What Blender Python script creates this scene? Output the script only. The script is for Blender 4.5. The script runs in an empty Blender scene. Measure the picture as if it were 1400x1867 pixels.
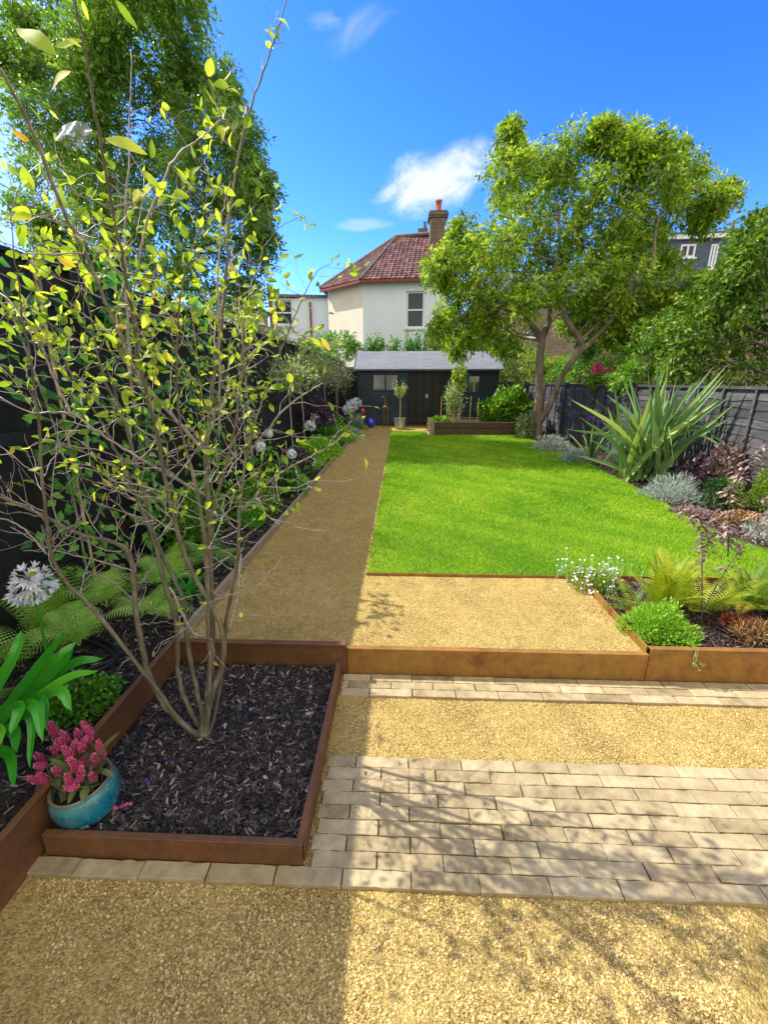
import bpy, math, random
import numpy as np
from mathutils import Vector, Matrix, Euler
rad = math.radians
rng = np.random.default_rng(7)
random.seed(7)
scene = bpy.context.scene
COL = scene.collection

# ------------------------------------------------------------------ camera
F = 770.0
PITCH = 17.2
YAW = 2.13
CAMH = 1.5
cam = bpy.data.cameras.new("camera")
cam.sensor_fit = 'VERTICAL'; cam.sensor_height = 36.0; cam.lens = F / 1867 * 36
cam.clip_start = 0.02; cam.clip_end = 3000
camo = bpy.data.objects.new("camera", cam); COL.objects.link(camo)
camo.location = (0, 0, CAMH)
camo.rotation_euler = (rad(90 - PITCH), 0, rad(YAW))
scene.camera = camo
RC = np.array(Euler(camo.rotation_euler).to_matrix())
def ray(px, py):
    d = RC @ np.array([(px - 700) / F, -(py - 933.5) / F, -1.0])
    return d / np.linalg.norm(d)
def at(px, py, Y=None, z=None):
    """the world point seen at a place of the photograph, at depth Y or height z"""
    d = ray(px, py)
    t = Y / d[1] if Y is not None else (z - CAMH) / d[2]
    return np.array([d[0] * t, d[1] * t, CAMH + d[2] * t])

# ------------------------------------------------------------------ light
SUN_EL = rad(47.5)
sun_h = np.array([-0.94, 0.34]); sun_h /= np.linalg.norm(sun_h)
sdir = np.array([sun_h[0] * math.cos(SUN_EL), sun_h[1] * math.cos(SUN_EL), math.sin(SUN_EL)])
sl = bpy.data.lights.new("sun", 'SUN'); sl.energy = 5.0; sl.angle = rad(0.45); sl.color = (1, .94, .84)
so = bpy.data.objects.new("sun", sl); COL.objects.link(so)
so.rotation_euler = Vector(sdir).to_track_quat('Z', 'Y').to_euler()
so.location = (-8, 4, 12)
scene.view_settings.view_transform = 'Standard'
scene.view_settings.look = 'None'
scene.view_settings.gamma = 1
scene.view_settings.exposure = 0.72
w = bpy.data.worlds.new("World"); scene.world = w; w.use_nodes = True
nt = w.node_tree; nt.nodes.clear()
def N(nt, t, **k):
    n = nt.nodes.new(t)
    for a, b in k.items(): setattr(n, a, b)
    return n
sky = N(nt, 'ShaderNodeTexSky', sky_type='NISHITA', sun_disc=False, sun_elevation=SUN_EL,
        sun_rotation=math.atan2(sdir[0], sdir[1]), air_density=1.0, dust_density=.35, ozone_density=5.5, altitude=0)
bg = N(nt, 'ShaderNodeBackground'); bg.inputs[1].default_value = 0.15
out = N(nt, 'ShaderNodeOutputWorld')
tc = N(nt, 'ShaderNodeTexCoord')
hsv = N(nt, 'ShaderNodeHueSaturation'); hsv.inputs['Saturation'].default_value = 1.22; hsv.inputs['Value'].default_value = 1.0
nt.links.new(sky.outputs[0], hsv.inputs['Color'])
def vm(op, a, b=None):
    n = N(nt, 'ShaderNodeVectorMath', operation=op)
    for i, q in enumerate((a, b)):
        if q is None: continue
        if isinstance(q, (tuple, list, np.ndarray)): n.inputs[i].default_value = tuple(q)
        else: nt.links.new(q, n.inputs[i])
    return n
def mm(op, a, b=None, c=None, clamp=False):
    n = N(nt, 'ShaderNodeMath', operation=op, use_clamp=clamp)
    for i, q in enumerate((a, b, c)):
        if q is None: continue
        if isinstance(q, (int, float)): n.inputs[i].default_value = q
        else: nt.links.new(q, n.inputs[i])
    return n.outputs[0]
def cloud(px, py, ax, ay, tilt, nscale, lo, hi, gain, seed):
    c = ray(px, py); r = np.cross(c, [0, 0, 1]); r /= np.linalg.norm(r); u = np.cross(r, c)
    ct, st = math.cos(tilt), math.sin(tilt)
    r, u = r * ct + u * st, -r * st + u * ct
    D = tc.outputs['Generated']
    dc = vm('DOT_PRODUCT', D, c).outputs['Value']
    U = mm('DIVIDE', vm('DOT_PRODUCT', D, r).outputs['Value'], dc)
    V = mm('DIVIDE', vm('DOT_PRODUCT', D, u).outputs['Value'], dc)
    cx = N(nt, 'ShaderNodeCombineXYZ'); nt.links.new(U, cx.inputs[0]); nt.links.new(mm('MULTIPLY', V, 1.9), cx.inputs[1]); cx.inputs[2].default_value = seed
    no = N(nt, 'ShaderNodeTexNoise'); no.inputs['Scale'].default_value = nscale; no.inputs['Detail'].default_value = 9; no.inputs['Roughness'].default_value = .62; no.inputs['Distortion'].default_value = 1.1
    nt.links.new(cx.outputs[0], no.inputs['Vector'])
    a = mm('POWER', mm('ABSOLUTE', mm('DIVIDE', U, ax)), 2); b = mm('POWER', mm('ABSOLUTE', mm('DIVIDE', V, ay)), 2)
    m = mm('SUBTRACT', 1.0, mm('ADD', a, b), clamp=True)
    m = mm('MULTIPLY', m, mm('GREATER_THAN', dc, 0.0))
    f = mm('ADD', mm('MULTIPLY', m, .55), mm('MULTIPLY', no.outputs[0], .75))
    mr = N(nt, 'ShaderNodeMapRange', interpolation_type='SMOOTHSTEP'); nt.links.new(f, mr.inputs[0]); mr.inputs[1].default_value = lo; mr.inputs[2].default_value = hi
    return mm('MULTIPLY', mm('MULTIPLY', mr.outputs[0], mm('MULTIPLY', m, 3.0, clamp=True)), gain)
cl = [cloud(795, 328, .165, .066, rad(14), 10, .55, 1.0, 1.0, 2.3),
      cloud(592, 38, .045, .018, rad(0), 14, .6, 1.15, .35, 4.3),
      cloud(655, 52, .09, .03, rad(25), 14, .6, 1.2, .25, 8.1),
      cloud(668, 409, .085, .016, rad(3), 12, .55, .9, .3, 12.0),
      cloud(10, 260, .2, .4, rad(0), 4, .2, 1.2, .5, 15.0)]
tot = cl[0]
for q in cl[1:]: tot = mm('MAXIMUM', tot, q)
mx = N(nt, 'ShaderNodeMix', data_type='RGBA'); nt.links.new(tot, mx.inputs[0])
gm = N(nt, 'ShaderNodeGamma'); gm.inputs[1].default_value = 1.4
nt.links.new(hsv.outputs[0], gm.inputs[0]); mul = N(nt, 'ShaderNodeMix', data_type='RGBA', blend_type='MULTIPLY'); mul.inputs[0].default_value = 1; nt.links.new(gm.outputs[0], mul.inputs[6]); mul.inputs[7].default_value = (.90, .74, .90, 1)
nt.links.new(mul.outputs[2], mx.inputs[6]); mx.inputs[7].default_value = (4.3, 4.6, 5.0, 1)
# broken bright cloud added unseen behind the camera as fill for the shade
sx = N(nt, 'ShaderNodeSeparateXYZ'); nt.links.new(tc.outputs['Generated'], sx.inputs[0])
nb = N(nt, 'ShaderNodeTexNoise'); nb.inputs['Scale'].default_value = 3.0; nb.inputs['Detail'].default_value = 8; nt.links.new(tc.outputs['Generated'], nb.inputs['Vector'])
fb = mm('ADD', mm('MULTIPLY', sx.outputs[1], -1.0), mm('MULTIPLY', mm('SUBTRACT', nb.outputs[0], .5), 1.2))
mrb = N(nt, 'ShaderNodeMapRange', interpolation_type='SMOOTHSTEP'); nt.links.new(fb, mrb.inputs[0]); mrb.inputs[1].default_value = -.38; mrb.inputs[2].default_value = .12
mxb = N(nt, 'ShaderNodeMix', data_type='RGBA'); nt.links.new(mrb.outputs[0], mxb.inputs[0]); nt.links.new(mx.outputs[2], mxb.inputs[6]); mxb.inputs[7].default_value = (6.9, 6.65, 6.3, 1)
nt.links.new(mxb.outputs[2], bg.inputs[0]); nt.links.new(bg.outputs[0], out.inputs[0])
scene.cycles.max_bounces = 8; scene.cycles.transparent_max_bounces = 8
scene.cycles.diffuse_bounces = 4; scene.cycles.transmission_bounces = 6
scene.cycles.use_adaptive_sampling = True; scene.cycles.adaptive_threshold = 0.02
scene.cycles.use_denoising = True

# ------------------------------------------------------------------ object helpers
def tag(o, label=None, cat=None, group=None, kind=None):
    if label: o['label'] = label
    if cat:
        o['category'] = cat
        if not kind: o['kind'] = 'thing'
    if group: o['group'] = group
    if kind: o['kind'] = kind
    return o
def empty(name, loc, label, cat, group=None, rz=0):
    o = bpy.data.objects.new(name, None); COL.objects.link(o); o.empty_display_size = .1
    o.location = tuple(float(q) for q in loc); o.rotation_euler = (0, 0, rz)
    return tag(o, label, cat, group)
def copy_tree(o, parent=None):
    c = o.copy(); COL.objects.link(c); c.parent = parent
    for ch in list(o.children): copy_tree(ch, c)
    return c
class G:
    """collects vertices, triangles/quads and a per-vertex value 'v', linked as ONE mesh object"""
    def __init__(s): s.V = []; s.T = []; s.Q = []; s.A = []; s.n = 0
    def add(s, V, T=None, Q=None, a=None):
        V = np.asarray(V, float).reshape(-1, 3); m = len(V)
        s.V.append(V)
        if T is not None and len(T): s.T.append(np.asarray(T, int).reshape(-1, 3) + s.n)
        if Q is not None and len(Q): s.Q.append(np.asarray(Q, int).reshape(-1, 4) + s.n)
        s.A.append(np.full(m, .5) if a is None else (np.full(m, float(a)) if np.isscalar(a) else np.asarray(a, float)))
        s.n += m
    def join(s, o): s.add(np.concatenate(o.V), np.concatenate(o.T) if o.T else None, np.concatenate(o.Q) if o.Q else None, np.concatenate(o.A))
    def build(s, name, m, parent=None, smooth=False, bevel=0, origin=None, rot=None):
        V = np.concatenate(s.V) if s.V else np.zeros((0, 3))
        if origin is not None: V = V - np.asarray(origin, float)
        T = np.concatenate(s.T) if s.T else np.zeros((0, 3), int)
        Q = np.concatenate(s.Q) if s.Q else np.zeros((0, 4), int)
        me = bpy.data.meshes.new(name)
        me.vertices.add(len(V)); me.vertices.foreach_set('co', V.astype(np.float32).ravel())
        nl = len(T) * 3 + len(Q) * 4
        me.loops.add(nl); me.loops.foreach_set('vertex_index', np.concatenate([T.ravel(), Q.ravel()]).astype(np.int32))
        me.polygons.add(len(T) + len(Q))
        ls = np.concatenate([np.arange(len(T)) * 3, len(T) * 3 + np.arange(len(Q)) * 4]).astype(np.int32)
        me.polygons.foreach_set('loop_start', ls)
        me.polygons.foreach_set('use_smooth', np.full(len(T) + len(Q), bool(smooth)))
        at_ = me.attributes.new('v', 'FLOAT', 'POINT'); at_.data.foreach_set('value', np.concatenate(s.A).astype(np.float32) if s.A else [])
        me.materials.append(m)
        me.update(calc_edges=True); me.validate()
        o = bpy.data.objects.new(name, me); COL.objects.link(o)
        if parent is not None: o.parent = parent
        if origin is not None and parent is None: o.location = tuple(float(q) for q in origin)
        if bevel:
            b = o.modifiers.new('bevel', 'BEVEL'); b.width = bevel; b.segments = 2; b.limit_method = 'ANGLE'
        return o
def part(g, name, m, root, **k):
    """a part of a thing whose root Empty stands unrotated: vertices given in world space"""
    return g.build(name, m, root, origin=np.array(root.location), **k) if True else None
BOXQ = np.array([[0, 3, 2, 1], [4, 5, 6, 7], [0, 1, 5, 4], [1, 2, 6, 5], [2, 3, 7, 6], [3, 0, 4, 7]])
def box(g, x0, x1, y0, y1, z0, z1, a=None, M=None, jit=0):
    V = np.array([[x0, y0, z0], [x1, y0, z0], [x1, y1, z0], [x0, y1, z0], [x0, y0, z1], [x1, y0, z1], [x1, y1, z1], [x0, y1, z1]], float)
    if jit: V += rng.normal(0, jit, V.shape)
    if M is not None: V = V @ M[:3, :3].T + M[:3, 3]
    g.add(V, Q=BOXQ, a=rng.random() if a is None else a)
def rotz(a, c=(0, 0, 0)):
    M = np.eye(4); M[:2, :2] = [[math.cos(a), -math.sin(a)], [math.sin(a), math.cos(a)]]; M[:3, 3] = c; return M
def bar(g, p, q, wx, wz, a=None, up=(0, 0, 1)):
    """rectangular bar from p to q"""
    p, q = np.array(p, float), np.array(q, float); d = q - p; L = np.linalg.norm(d); d /= L
    u = np.array(up, float)
    if abs(d @ u) > .98: u = np.array([1., 0, 0])
    s = np.cross(d, u); s /= np.linalg.norm(s); u = np.cross(s, d)
    M = np.eye(4); M[:3, 0] = d; M[:3, 1] = s; M[:3, 2] = u; M[:3, 3] = p
    box(g, 0, L, -wx / 2, wx / 2, -wz / 2, wz / 2, a=a, M=M)
def tube(g, P, R, n=6, a=.5, cap=True):
    P = np.asarray(P, float); k = len(P); R = np.broadcast_to(np.asarray(R, float), (k,))
    T = np.gradient(P, axis=0); T /= np.linalg.norm(T, axis=1)[:, None] + 1e-9
    ref = np.array([0.31, .17, .93]) if abs(T[0] @ np.array([0, 0, 1])) < .9 else np.array([1., .1, 0])
    U = np.cross(T, ref); U /= np.linalg.norm(U, axis=1)[:, None] + 1e-9; W = np.cross(T, U)
    th = np.arange(n) * 2 * math.pi / n
    V = P[:, None] + R[:, None, None] * (U[:, None] * np.cos(th)[None, :, None] + W[:, None] * np.sin(th)[None, :, None])
    i = np.arange(k - 1)[:, None] * n; j = np.arange(n)[None]; j2 = (j + 1) % n
    Q = np.stack([i + j, i + j2, i + n + j2, i + n + j], -1).reshape(-1, 4)
    V = V.reshape(-1, 3); T3 = None
    if cap:
        V = np.vstack([V, P[:1], P[-1:]])
        T3 = [[k * n, (q + 1) % n, q] for q in range(n)] + [[k * n + 1, (k - 1) * n + q, (k - 1) * n + (q + 1) % n] for q in range(n)]
    g.add(V, T=T3, Q=Q, a=a)
def spline(P, m=6):
    """Catmull-Rom through the points, m steps per span"""
    P = np.asarray(P, float)
    if len(P) < 3: 
        t = np.linspace(0, 1, m + 1)[:, None]; return P[0] * (1 - t) + P[-1] * t
    E = np.vstack([2 * P[0] - P[1], P, 2 * P[-1] - P[-2]]); o = []
    for i in range(len(P) - 1):
        p0, p1, p2, p3 = E[i:i + 4]
        for t in np.arange(m) / m:
            o.append(.5 * (2 * p1 + (p2 - p0) * t + (2 * p0 - 5 * p1 + 4 * p2 - p3) * t * t + (3 * p1 - p0 - 3 * p2 + p3) * t ** 3))
    o.append(P[-1]); return np.array(o)
def lathe(g, prof, c, n=32, a=.5):
    prof = np.asarray(prof, float); k = len(prof); th = np.arange(n) * 2 * math.pi / n
    V = np.stack([prof[:, :1] * np.cos(th) + c[0], prof[:, :1] * np.sin(th) + c[1], np.repeat(prof[:, 1:2], n, 1) + c[2]], -1).reshape(-1, 3)
    i = np.arange(k - 1)[:, None] * n; j = np.arange(n)[None]; j2 = (j + 1) % n
    g.add(V, Q=np.stack([i + j, i + j2, i + n + j2, i + n + j], -1).reshape(-1, 4), a=a)
def unit(v): v = np.asarray(v, float); return v / (np.linalg.norm(v, axis=-1, keepdims=True) + 1e-9)
LEAF_BIG = dict(t=[0, .12, .3, .5, .7, .88, 1], w=[0, .5, .9, 1, .78, .4, 0])
LEAF_MID = dict(t=[0, .45, 1], w=[0, 1, 0])
LANCE = dict(t=[0, .3, .7, 1], w=[0, 1, .75, 0])
def leaves(g, P, D, Nn, L, W, shape=LEAF_MID, fold=.25, curl=.25, a=None, cards=False, wav=0):
    """many leaves at once: base point P, direction D, face normal Nn, length L, half width W"""
    P = np.asarray(P, float).reshape(-1, 3); m = len(P)
    if m == 0: return
    D = unit(np.broadcast_to(D, (m, 3))); Nn = np.broadcast_to(Nn, (m, 3)); S = unit(np.cross(D, Nn)); Nn = unit(np.cross(S, D))
    L = np.broadcast_to(L, (m,)).astype(float); W = np.broadcast_to(W, (m,)).astype(float)
    a = rng.random(m) if a is None else np.broadcast_to(a, (m,))
    if cards:   # rhombus, one quad
        mid = P + D * L[:, None] * .45
        V = np.stack([P, mid + S * W[:, None], P + D * L[:, None] - Nn * (curl * L)[:, None], mid - S * W[:, None]], 1)
        i = np.arange(m)[:, None] * 4
        g.add(V.reshape(-1, 3), Q=i + np.arange(4), a=np.repeat(a, 4)); return
    t = np.array(shape['t']); ww = np.array(shape['w']); k = len(t); fold = np.broadcast_to(fold, (m,))[:, None]
    C = P[:, None] + D[:, None] * (L[:, None] * t)[..., None] - Nn[:, None] * ((curl * L)[:, None] * t ** 2)[..., None]
    if wav: C = C + Nn[:, None] * (np.sin(t[None] * 7 + rng.random((m, 1)) * 6) * L[:, None] * wav)[..., None]
    off = S[:, None] * (W[:, None] * ww)[..., None] + Nn[:, None] * (W[:, None] * ww * fold)[..., None]
    off2 = -S[:, None] * (W[:, None] * ww)[..., None] + Nn[:, None] * (W[:, None] * ww * fold)[..., None]
    V = np.stack([C, (C + off), (C + off2)], 2).reshape(m, k * 3, 3)
    Q = []; T = []
    for i in range(k - 1):
        c0, r0, l0, c1, r1, l1 = i * 3, i * 3 + 1, i * 3 + 2, i * 3 + 3, i * 3 + 4, i * 3 + 5
        if ww[i] == 0: T += [[c0, r1, c1], [c0, c1, l1]]
        elif ww[i + 1] == 0: T += [[c0, r0, c1], [c0, c1, l0]]
        else: Q += [[c0, r0, r1, c1], [c0, c1, l1, l0]]
    o = (np.arange(m) * k * 3)[:, None, None]
    g.add(V.reshape(-1, 3), T=(np.array(T)[None] + o).reshape(-1, 3) if T else None, Q=(np.array(Q)[None] + o).reshape(-1, 4) if Q else None, a=np.repeat(a, k * 3))
def rdir(m, up=0.0):
    v = rng.normal(size=(m, 3)); v[:, 2] += up; return unit(v)
def ball(m, r=(1, 1, 1), hollow=.3):
    v = rng.normal(size=(m, 3)); v = unit(v) * (hollow + (1 - hollow) * rng.random(m) ** .5)[:, None]; return v * np.asarray(r)

# ------------------------------------------------------------------ materials
def new_mat(name):
    m = bpy.data.materials.new(name); m.use_nodes = True; nt = m.node_tree; nt.nodes.clear()
    o = nt.nodes.new('ShaderNodeOutputMaterial'); b = nt.nodes.new('ShaderNodeBsdfPrincipled'); nt.links.new(b.outputs[0], o.inputs[0])
    return m, nt, b, o
def ramp(nt, fac, cols):
    r = nt.nodes.new('ShaderNodeValToRGB'); e = r.color_ramp.elements
    for i, (p, c) in enumerate(cols):
        q = e[i] if i < 2 else e.new(p)
        q.position = p; q.color = (*c, 1)
    nt.links.new(fac, r.inputs[0]); return r.outputs[0]
def noise(nt, scale, detail=6, rough=.6, vec=None, dist=0, stretch=None):
    n = nt.nodes.new('ShaderNodeTexNoise'); n.inputs['Scale'].default_value = scale; n.inputs['Detail'].default_value = detail; n.inputs['Roughness'].default_value = rough; n.inputs['Distortion'].default_value = dist
    tcn = nt.nodes.new('ShaderNodeTexCoord'); v = tcn.outputs['Object'] if vec is None else vec
    if stretch:
        mp = nt.nodes.new('ShaderNodeMapping'); mp.inputs['Scale'].default_value = stretch; nt.links.new(v, mp.inputs[0]); v = mp.outputs[0]
    nt.links.new(v, n.inputs['Vector']); return n.outputs[0]
def attr(nt, n='v'):
    a = nt.nodes.new('ShaderNodeAttribute'); a.attribute_name = n; return a.outputs['Fac']
def mixc(nt, f, a, b, t='MIX'):
    n = nt.nodes.new('ShaderNodeMix'); n.data_type = 'RGBA'; n.blend_type = t
    for i, q in ((0, f), (6, a), (7, b)):
        if isinstance(q, (int, float)): n.inputs[i].default_value = q
        elif isinstance(q, tuple): n.inputs[i].default_value = (*q, 1)
        else: nt.links.new(q, n.inputs[i])
    return n.outputs[2]
def mth(nt, op, a, b=0.0):
    n = nt.nodes.new('ShaderNodeMath'); n.operation = op
    for i, q in enumerate((a, b)):
        if isinstance(q, (int, float)): n.inputs[i].default_value = q
        else: nt.links.new(q, n.inputs[i])
    return n.outputs[0]
def bump(nt, b, h, strength=.5, dist=.01):
    n = nt.nodes.new('ShaderNodeBump'); n.inputs['Strength'].default_value = strength; n.inputs['Distance'].default_value = dist
    nt.links.new(h, n.inputs['Height']); nt.links.new(n.outputs[0], b.inputs['Normal']); return n
def leafmat(name, cols, trans=.4, rough=.45, tint=(1.25, 1.15, .5), spots=None, spec=.4):
    m, nt, b, o = new_mat(name)
    c = ramp(nt, attr(nt), cols)
    if spots:
        f = ramp(nt, noise(nt, spots[0], 4, .6), [(spots[1], (0, 0, 0)), (spots[1] + .1, (1, 1, 1))])
        c = mixc(nt, f, c, spots[2])
    nt.links.new(c, b.inputs['Base Color']); b.inputs['Roughness'].default_value = rough; b.inputs['Specular IOR Level'].default_value = spec
    t = nt.nodes.new('ShaderNodeBsdfTranslucent'); tc_ = mixc(nt, 1.0, c, tint, 'MULTIPLY'); nt.links.new(tc_, t.inputs[0])
    ms = nt.nodes.new('ShaderNodeMixShader'); ms.inputs[0].default_value = trans
    nt.links.new(b.outputs[0], ms.inputs[1]); nt.links.new(t.outputs[0], ms.inputs[2]); nt.links.new(ms.outputs[0], o.inputs[0])
    return m
def simple(name, cols, scale=8, rough=.8, bs=.3, bd=.005, detail=8, stretch=None, byv=0, metallic=0, spec=.4, rr=None):
    """noise-mottled surface; byv mixes in a random value per piece"""
    m, nt, b, o = new_mat(name)
    f = noise(nt, scale, detail, .62, stretch=stretch)
    if byv: 
        f2 = mth(nt, 'ADD', mth(nt, 'MULTIPLY', f, 1 - byv), mth(nt, 'MULTIPLY', attr(nt), byv))
    else: f2 = f
    nt.links.new(ramp(nt, f2, cols), b.inputs['Base Color'])
    if rr: nt.links.new(ramp(nt, noise(nt, scale * .7, 4), [(.3, (rr[0],) * 3), (.7, (rr[1],) * 3)]), b.inputs['Roughness'])
    else: b.inputs['Roughness'].default_value = rough
    b.inputs['Metallic'].default_value = metallic; b.inputs['Specular IOR Level'].default_value = spec
    if bs: bump(nt, b, noise(nt, scale * 2.2, 8, .7, stretch=stretch), bs, bd)
    return m
# ------------------------------------------------------------------ materials of the place
def gravel_mat(name, cdark, cmid, clight, s=150, dist=.008):
    m, nt, b, o = new_mat(name)
    tcn = nt.nodes.new('ShaderNodeTexCoord')
    v = nt.nodes.new('ShaderNodeTexVoronoi'); v.inputs['Scale'].default_value = s; nt.links.new(tcn.outputs['Object'], v.inputs['Vector'])
    v2 = nt.nodes.new('ShaderNodeTexVoronoi'); v2.inputs['Scale'].default_value = s * 2.3; nt.links.new(tcn.outputs['Object'], v2.inputs['Vector'])
    sep = nt.nodes.new('ShaderNodeSeparateColor'); nt.links.new(v.outputs['Color'], sep.inputs[0])
    big = noise(nt, 1.6, 5, .6)
    f = mth(nt, 'ADD', mth(nt, 'MULTIPLY', sep.outputs[0], .45), mth(nt, 'MULTIPLY', noise(nt, 9, 8, .7), .6))
    c = ramp(nt, f, [(.2, cdark), (.5, cmid), (.85, clight)])
    c = mixc(nt, ramp(nt, big, [(.35, (0, 0, 0)), (.7, (.5, .5, .5))]), c, tuple(q * .78 for q in cmid))
    nt.links.new(c, b.inputs['Base Color']); b.inputs['Roughness'].default_value = .95; b.inputs['Specular IOR Level'].default_value = .15
    h = mth(nt, 'ADD', mth(nt, 'MULTIPLY', v.outputs['Distance'], -1.0), mth(nt, 'MULTIPLY', v2.outputs['Distance'], -.5))
    h = mth(nt, 'ADD', h, mth(nt, 'MULTIPLY', noise(nt, 25, 6, .7), 1.3))
    bump(nt, b, h, .9, dist); return m
M = {}
GRC = ((.16, .108, .034), (.44, .312, .088), (.70, .53, .21))
M['gravel'] = gravel_mat('self_binding_gravel', *GRC)
M['stone'] = simple('gravel_stone', [(.1, (.18, .125, .05)), (.5, (.46, .33, .11)), (.9, (.74, .58, .28))], 60, .9, .3, .002, byv=.7, spec=.2)
M['soil'] = simple('dark_soil', [(.3, (.012, .009, .007)), (.7, (.045, .032, .024))], 30, .95, .9, .02)
M['chip'] = simple('bark_chips', [(.15, (.012, .009, .009)), (.55, (.038, .030, .028)), (.78, (.10, .08, .07)), (.95, (.40, .33, .26))], 40, .8, .4, .002, byv=.85, spec=.5)
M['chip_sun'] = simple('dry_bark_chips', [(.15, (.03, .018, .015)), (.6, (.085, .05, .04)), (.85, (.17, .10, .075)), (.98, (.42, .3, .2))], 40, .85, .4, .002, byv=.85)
M['grass_base'] = simple('turf_base', [(.3, (.05, .12, .006)), (.7, (.10, .22, .01))], 40, .95, .6, .01)
M['rough_ground'] = simple('rough_ground', [(.3, (.02, .03, .01)), (.7, (.06, .055, .03))], 3, .95, .6, .02)
M['grass'] = leafmat('lawn_grass', [(0, (.04, .14, .004)), (.3, (.13, .33, .004)), (.62, (.27, .50, .006)), (.88, (.44, .60, .015)), (1, (.60, .58, .12))], .35, .5, (1.3, 1.2, .4), spec=.25)
def corten(name='sunlit_weathered_steel', c4=((.07, .030, .010), (.20, .080, .018), (.34, .155, .028), (.44, .24, .05)), pat=(.30, .21, .035)):
    m, nt, b, o = new_mat(name)
    f = noise(nt, 9, 14, .82); f2 = noise(nt, 160, 6, .75)
    c = ramp(nt, mth(nt, 'ADD', mth(nt, 'MULTIPLY', f, .7), mth(nt, 'MULTIPLY', f2, .3)), list(zip((.32, .45, .58, .75), c4)))
    st = ramp(nt, noise(nt, 2.2, 12, .8, stretch=(1.6, 1.6, .7)), [(.42, (0, 0, 0)), (.66, (.6, .6, .6))])
    c = mixc(nt, st, c, pat)
    nt.links.new(c, b.inputs['Base Color']); b.inputs['Roughness'].default_value = .62; b.inputs['Metallic'].default_value = .25
    bump(nt, b, f2, .25, .002); return m
M['steel'] = corten()  # golden rust and patina, with sunlight painted into the colour
M['steel_shaded'] = corten('shaded_rusted_steel', ((.04, .022, .012), (.12, .05, .020), (.22, .088, .030), (.34, .155, .06)), (.12, .075, .025))  # same rusted steel for the shaded parts, shade painted in as darker browns
M['board'] = simple('edging_timber', [(.3, (.16, .115, .065)), (.55, (.30, .235, .145)), (.8, (.44, .36, .24))], 9, .85, .4, .004, stretch=(6, .4, 6))
M['paver'] = simple('clay_paver', [(.25, (.16, .12, .06)), (.42, (.29, .225, .12)), (.58, (.38, .305, .17)), (.8, (.52, .44, .27))], 13, .9, 1.0, .007, byv=.2, detail=14)
M['fence_l'] = simple('black_stained_boards', [(.3, (.004, .004, .005)), (.7, (.013, .013, .015))], 6, .6, .5, .004, stretch=(6, 6, .5), byv=.3, spec=.4)
M['fence_r'] = simple('weathered_black_panel', [(.25, (.016, .017, .019)), (.5, (.045, .046, .049)), (.8, (.13, .13, .135))], 5, .7, .6, .004, stretch=(6, .6, 6), byv=.25, spec=.5)
M['shed'] = simple('blue_black_shed_paint', [(.3, (.004, .012, .024)), (.7, (.012, .032, .055))], 5, .55, .4, .003, stretch=(.5, 6, 6), byv=.3)
M['shed_door'] = simple('brown_black_shed_boards', [(.3, (.010, .009, .009)), (.7, (.035, .028, .025))], 5, .65, .5, .003, stretch=(6, 6, .5), byv=.5)
M['felt'] = simple('grey_roof_felt', [(.3, (.12, .13, .15)), (.7, (.20, .215, .24))], 2.5, .95, .5, .004, stretch=(1, 4, 1))
M['sleeper'] = simple('oak_sleeper', [(.25, (.03, .019, .010)), (.55, (.10, .062, .032)), (.8, (.21, .14, .075))], 4, .8, .7, .008, stretch=(.6, 6, 6), byv=.3)
M['bark_am'] = simple('smooth_grey_brown_bark', [(.25, (.055, .048, .030)), (.5, (.125, .108, .066)), (.75, (.25, .22, .155))], 30, .7, .5, .002, stretch=(1, 1, .35))
M['twig'] = simple('twig_bark', [(.25, (.14, .10, .085)), (.5, (.28, .23, .20)), (.75, (.46, .42, .39))], 60, .5, .2, .001)
M['bark_r'] = simple('tree_bark', [(.25, (.08, .06, .042)), (.5, (.20, .16, .115)), (.8, (.38, .32, .25))], 6, .9, .9, .03, stretch=(1, 1, .3))
M['bark_d'] = simple('dark_tree_bark', [(.3, (.05, .04, .03)), (.7, (.14, .11, .08))], 6, .9, .6, .02)
M['white'] = simple('white_paint', [(.3, (.70, .71, .72)), (.7, (.80, .81, .82))], 6, .5, .05, .001)
M['cane'] = simple('bamboo_cane', [(.3, (.35, .24, .09)), (.7, (.55, .42, .2))], 20, .5, .1, .001)
M['galv'] = simple('galvanised_metal', [(.3, (.30, .31, .31)), (.7, (.55, .56, .55))], 9, .4, .1, .002, metallic=.8)
M['copper'] = simple('rusty_sculpture', [(.3, (.10, .04, .02)), (.7, (.28, .13, .06))], 20, .6, .3, .002, metallic=.4)
M['petal_w'] = leafmat('white_petals', [(0, (.68, .70, .72)), (1, (.86, .87, .86))], .3, .5, (1, 1, 1))
M['petal_p'] = leafmat('pink_petals', [(0, (.45, .03, .14)), (.5, (.65, .06, .22)), (1, (.80, .22, .36))], .3, .5, (1, 1, 1))
M['petal_b'] = leafmat('blue_petals', [(0, (.14, .20, .6)), (1, (.3, .38, .8))], .3, .5, (1, 1, 1))
M['petal_v'] = leafmat('violet_petals', [(0, (.08, .02, .2)), (1, (.2, .06, .4))], .3, .5, (1, 1, 1))

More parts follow.
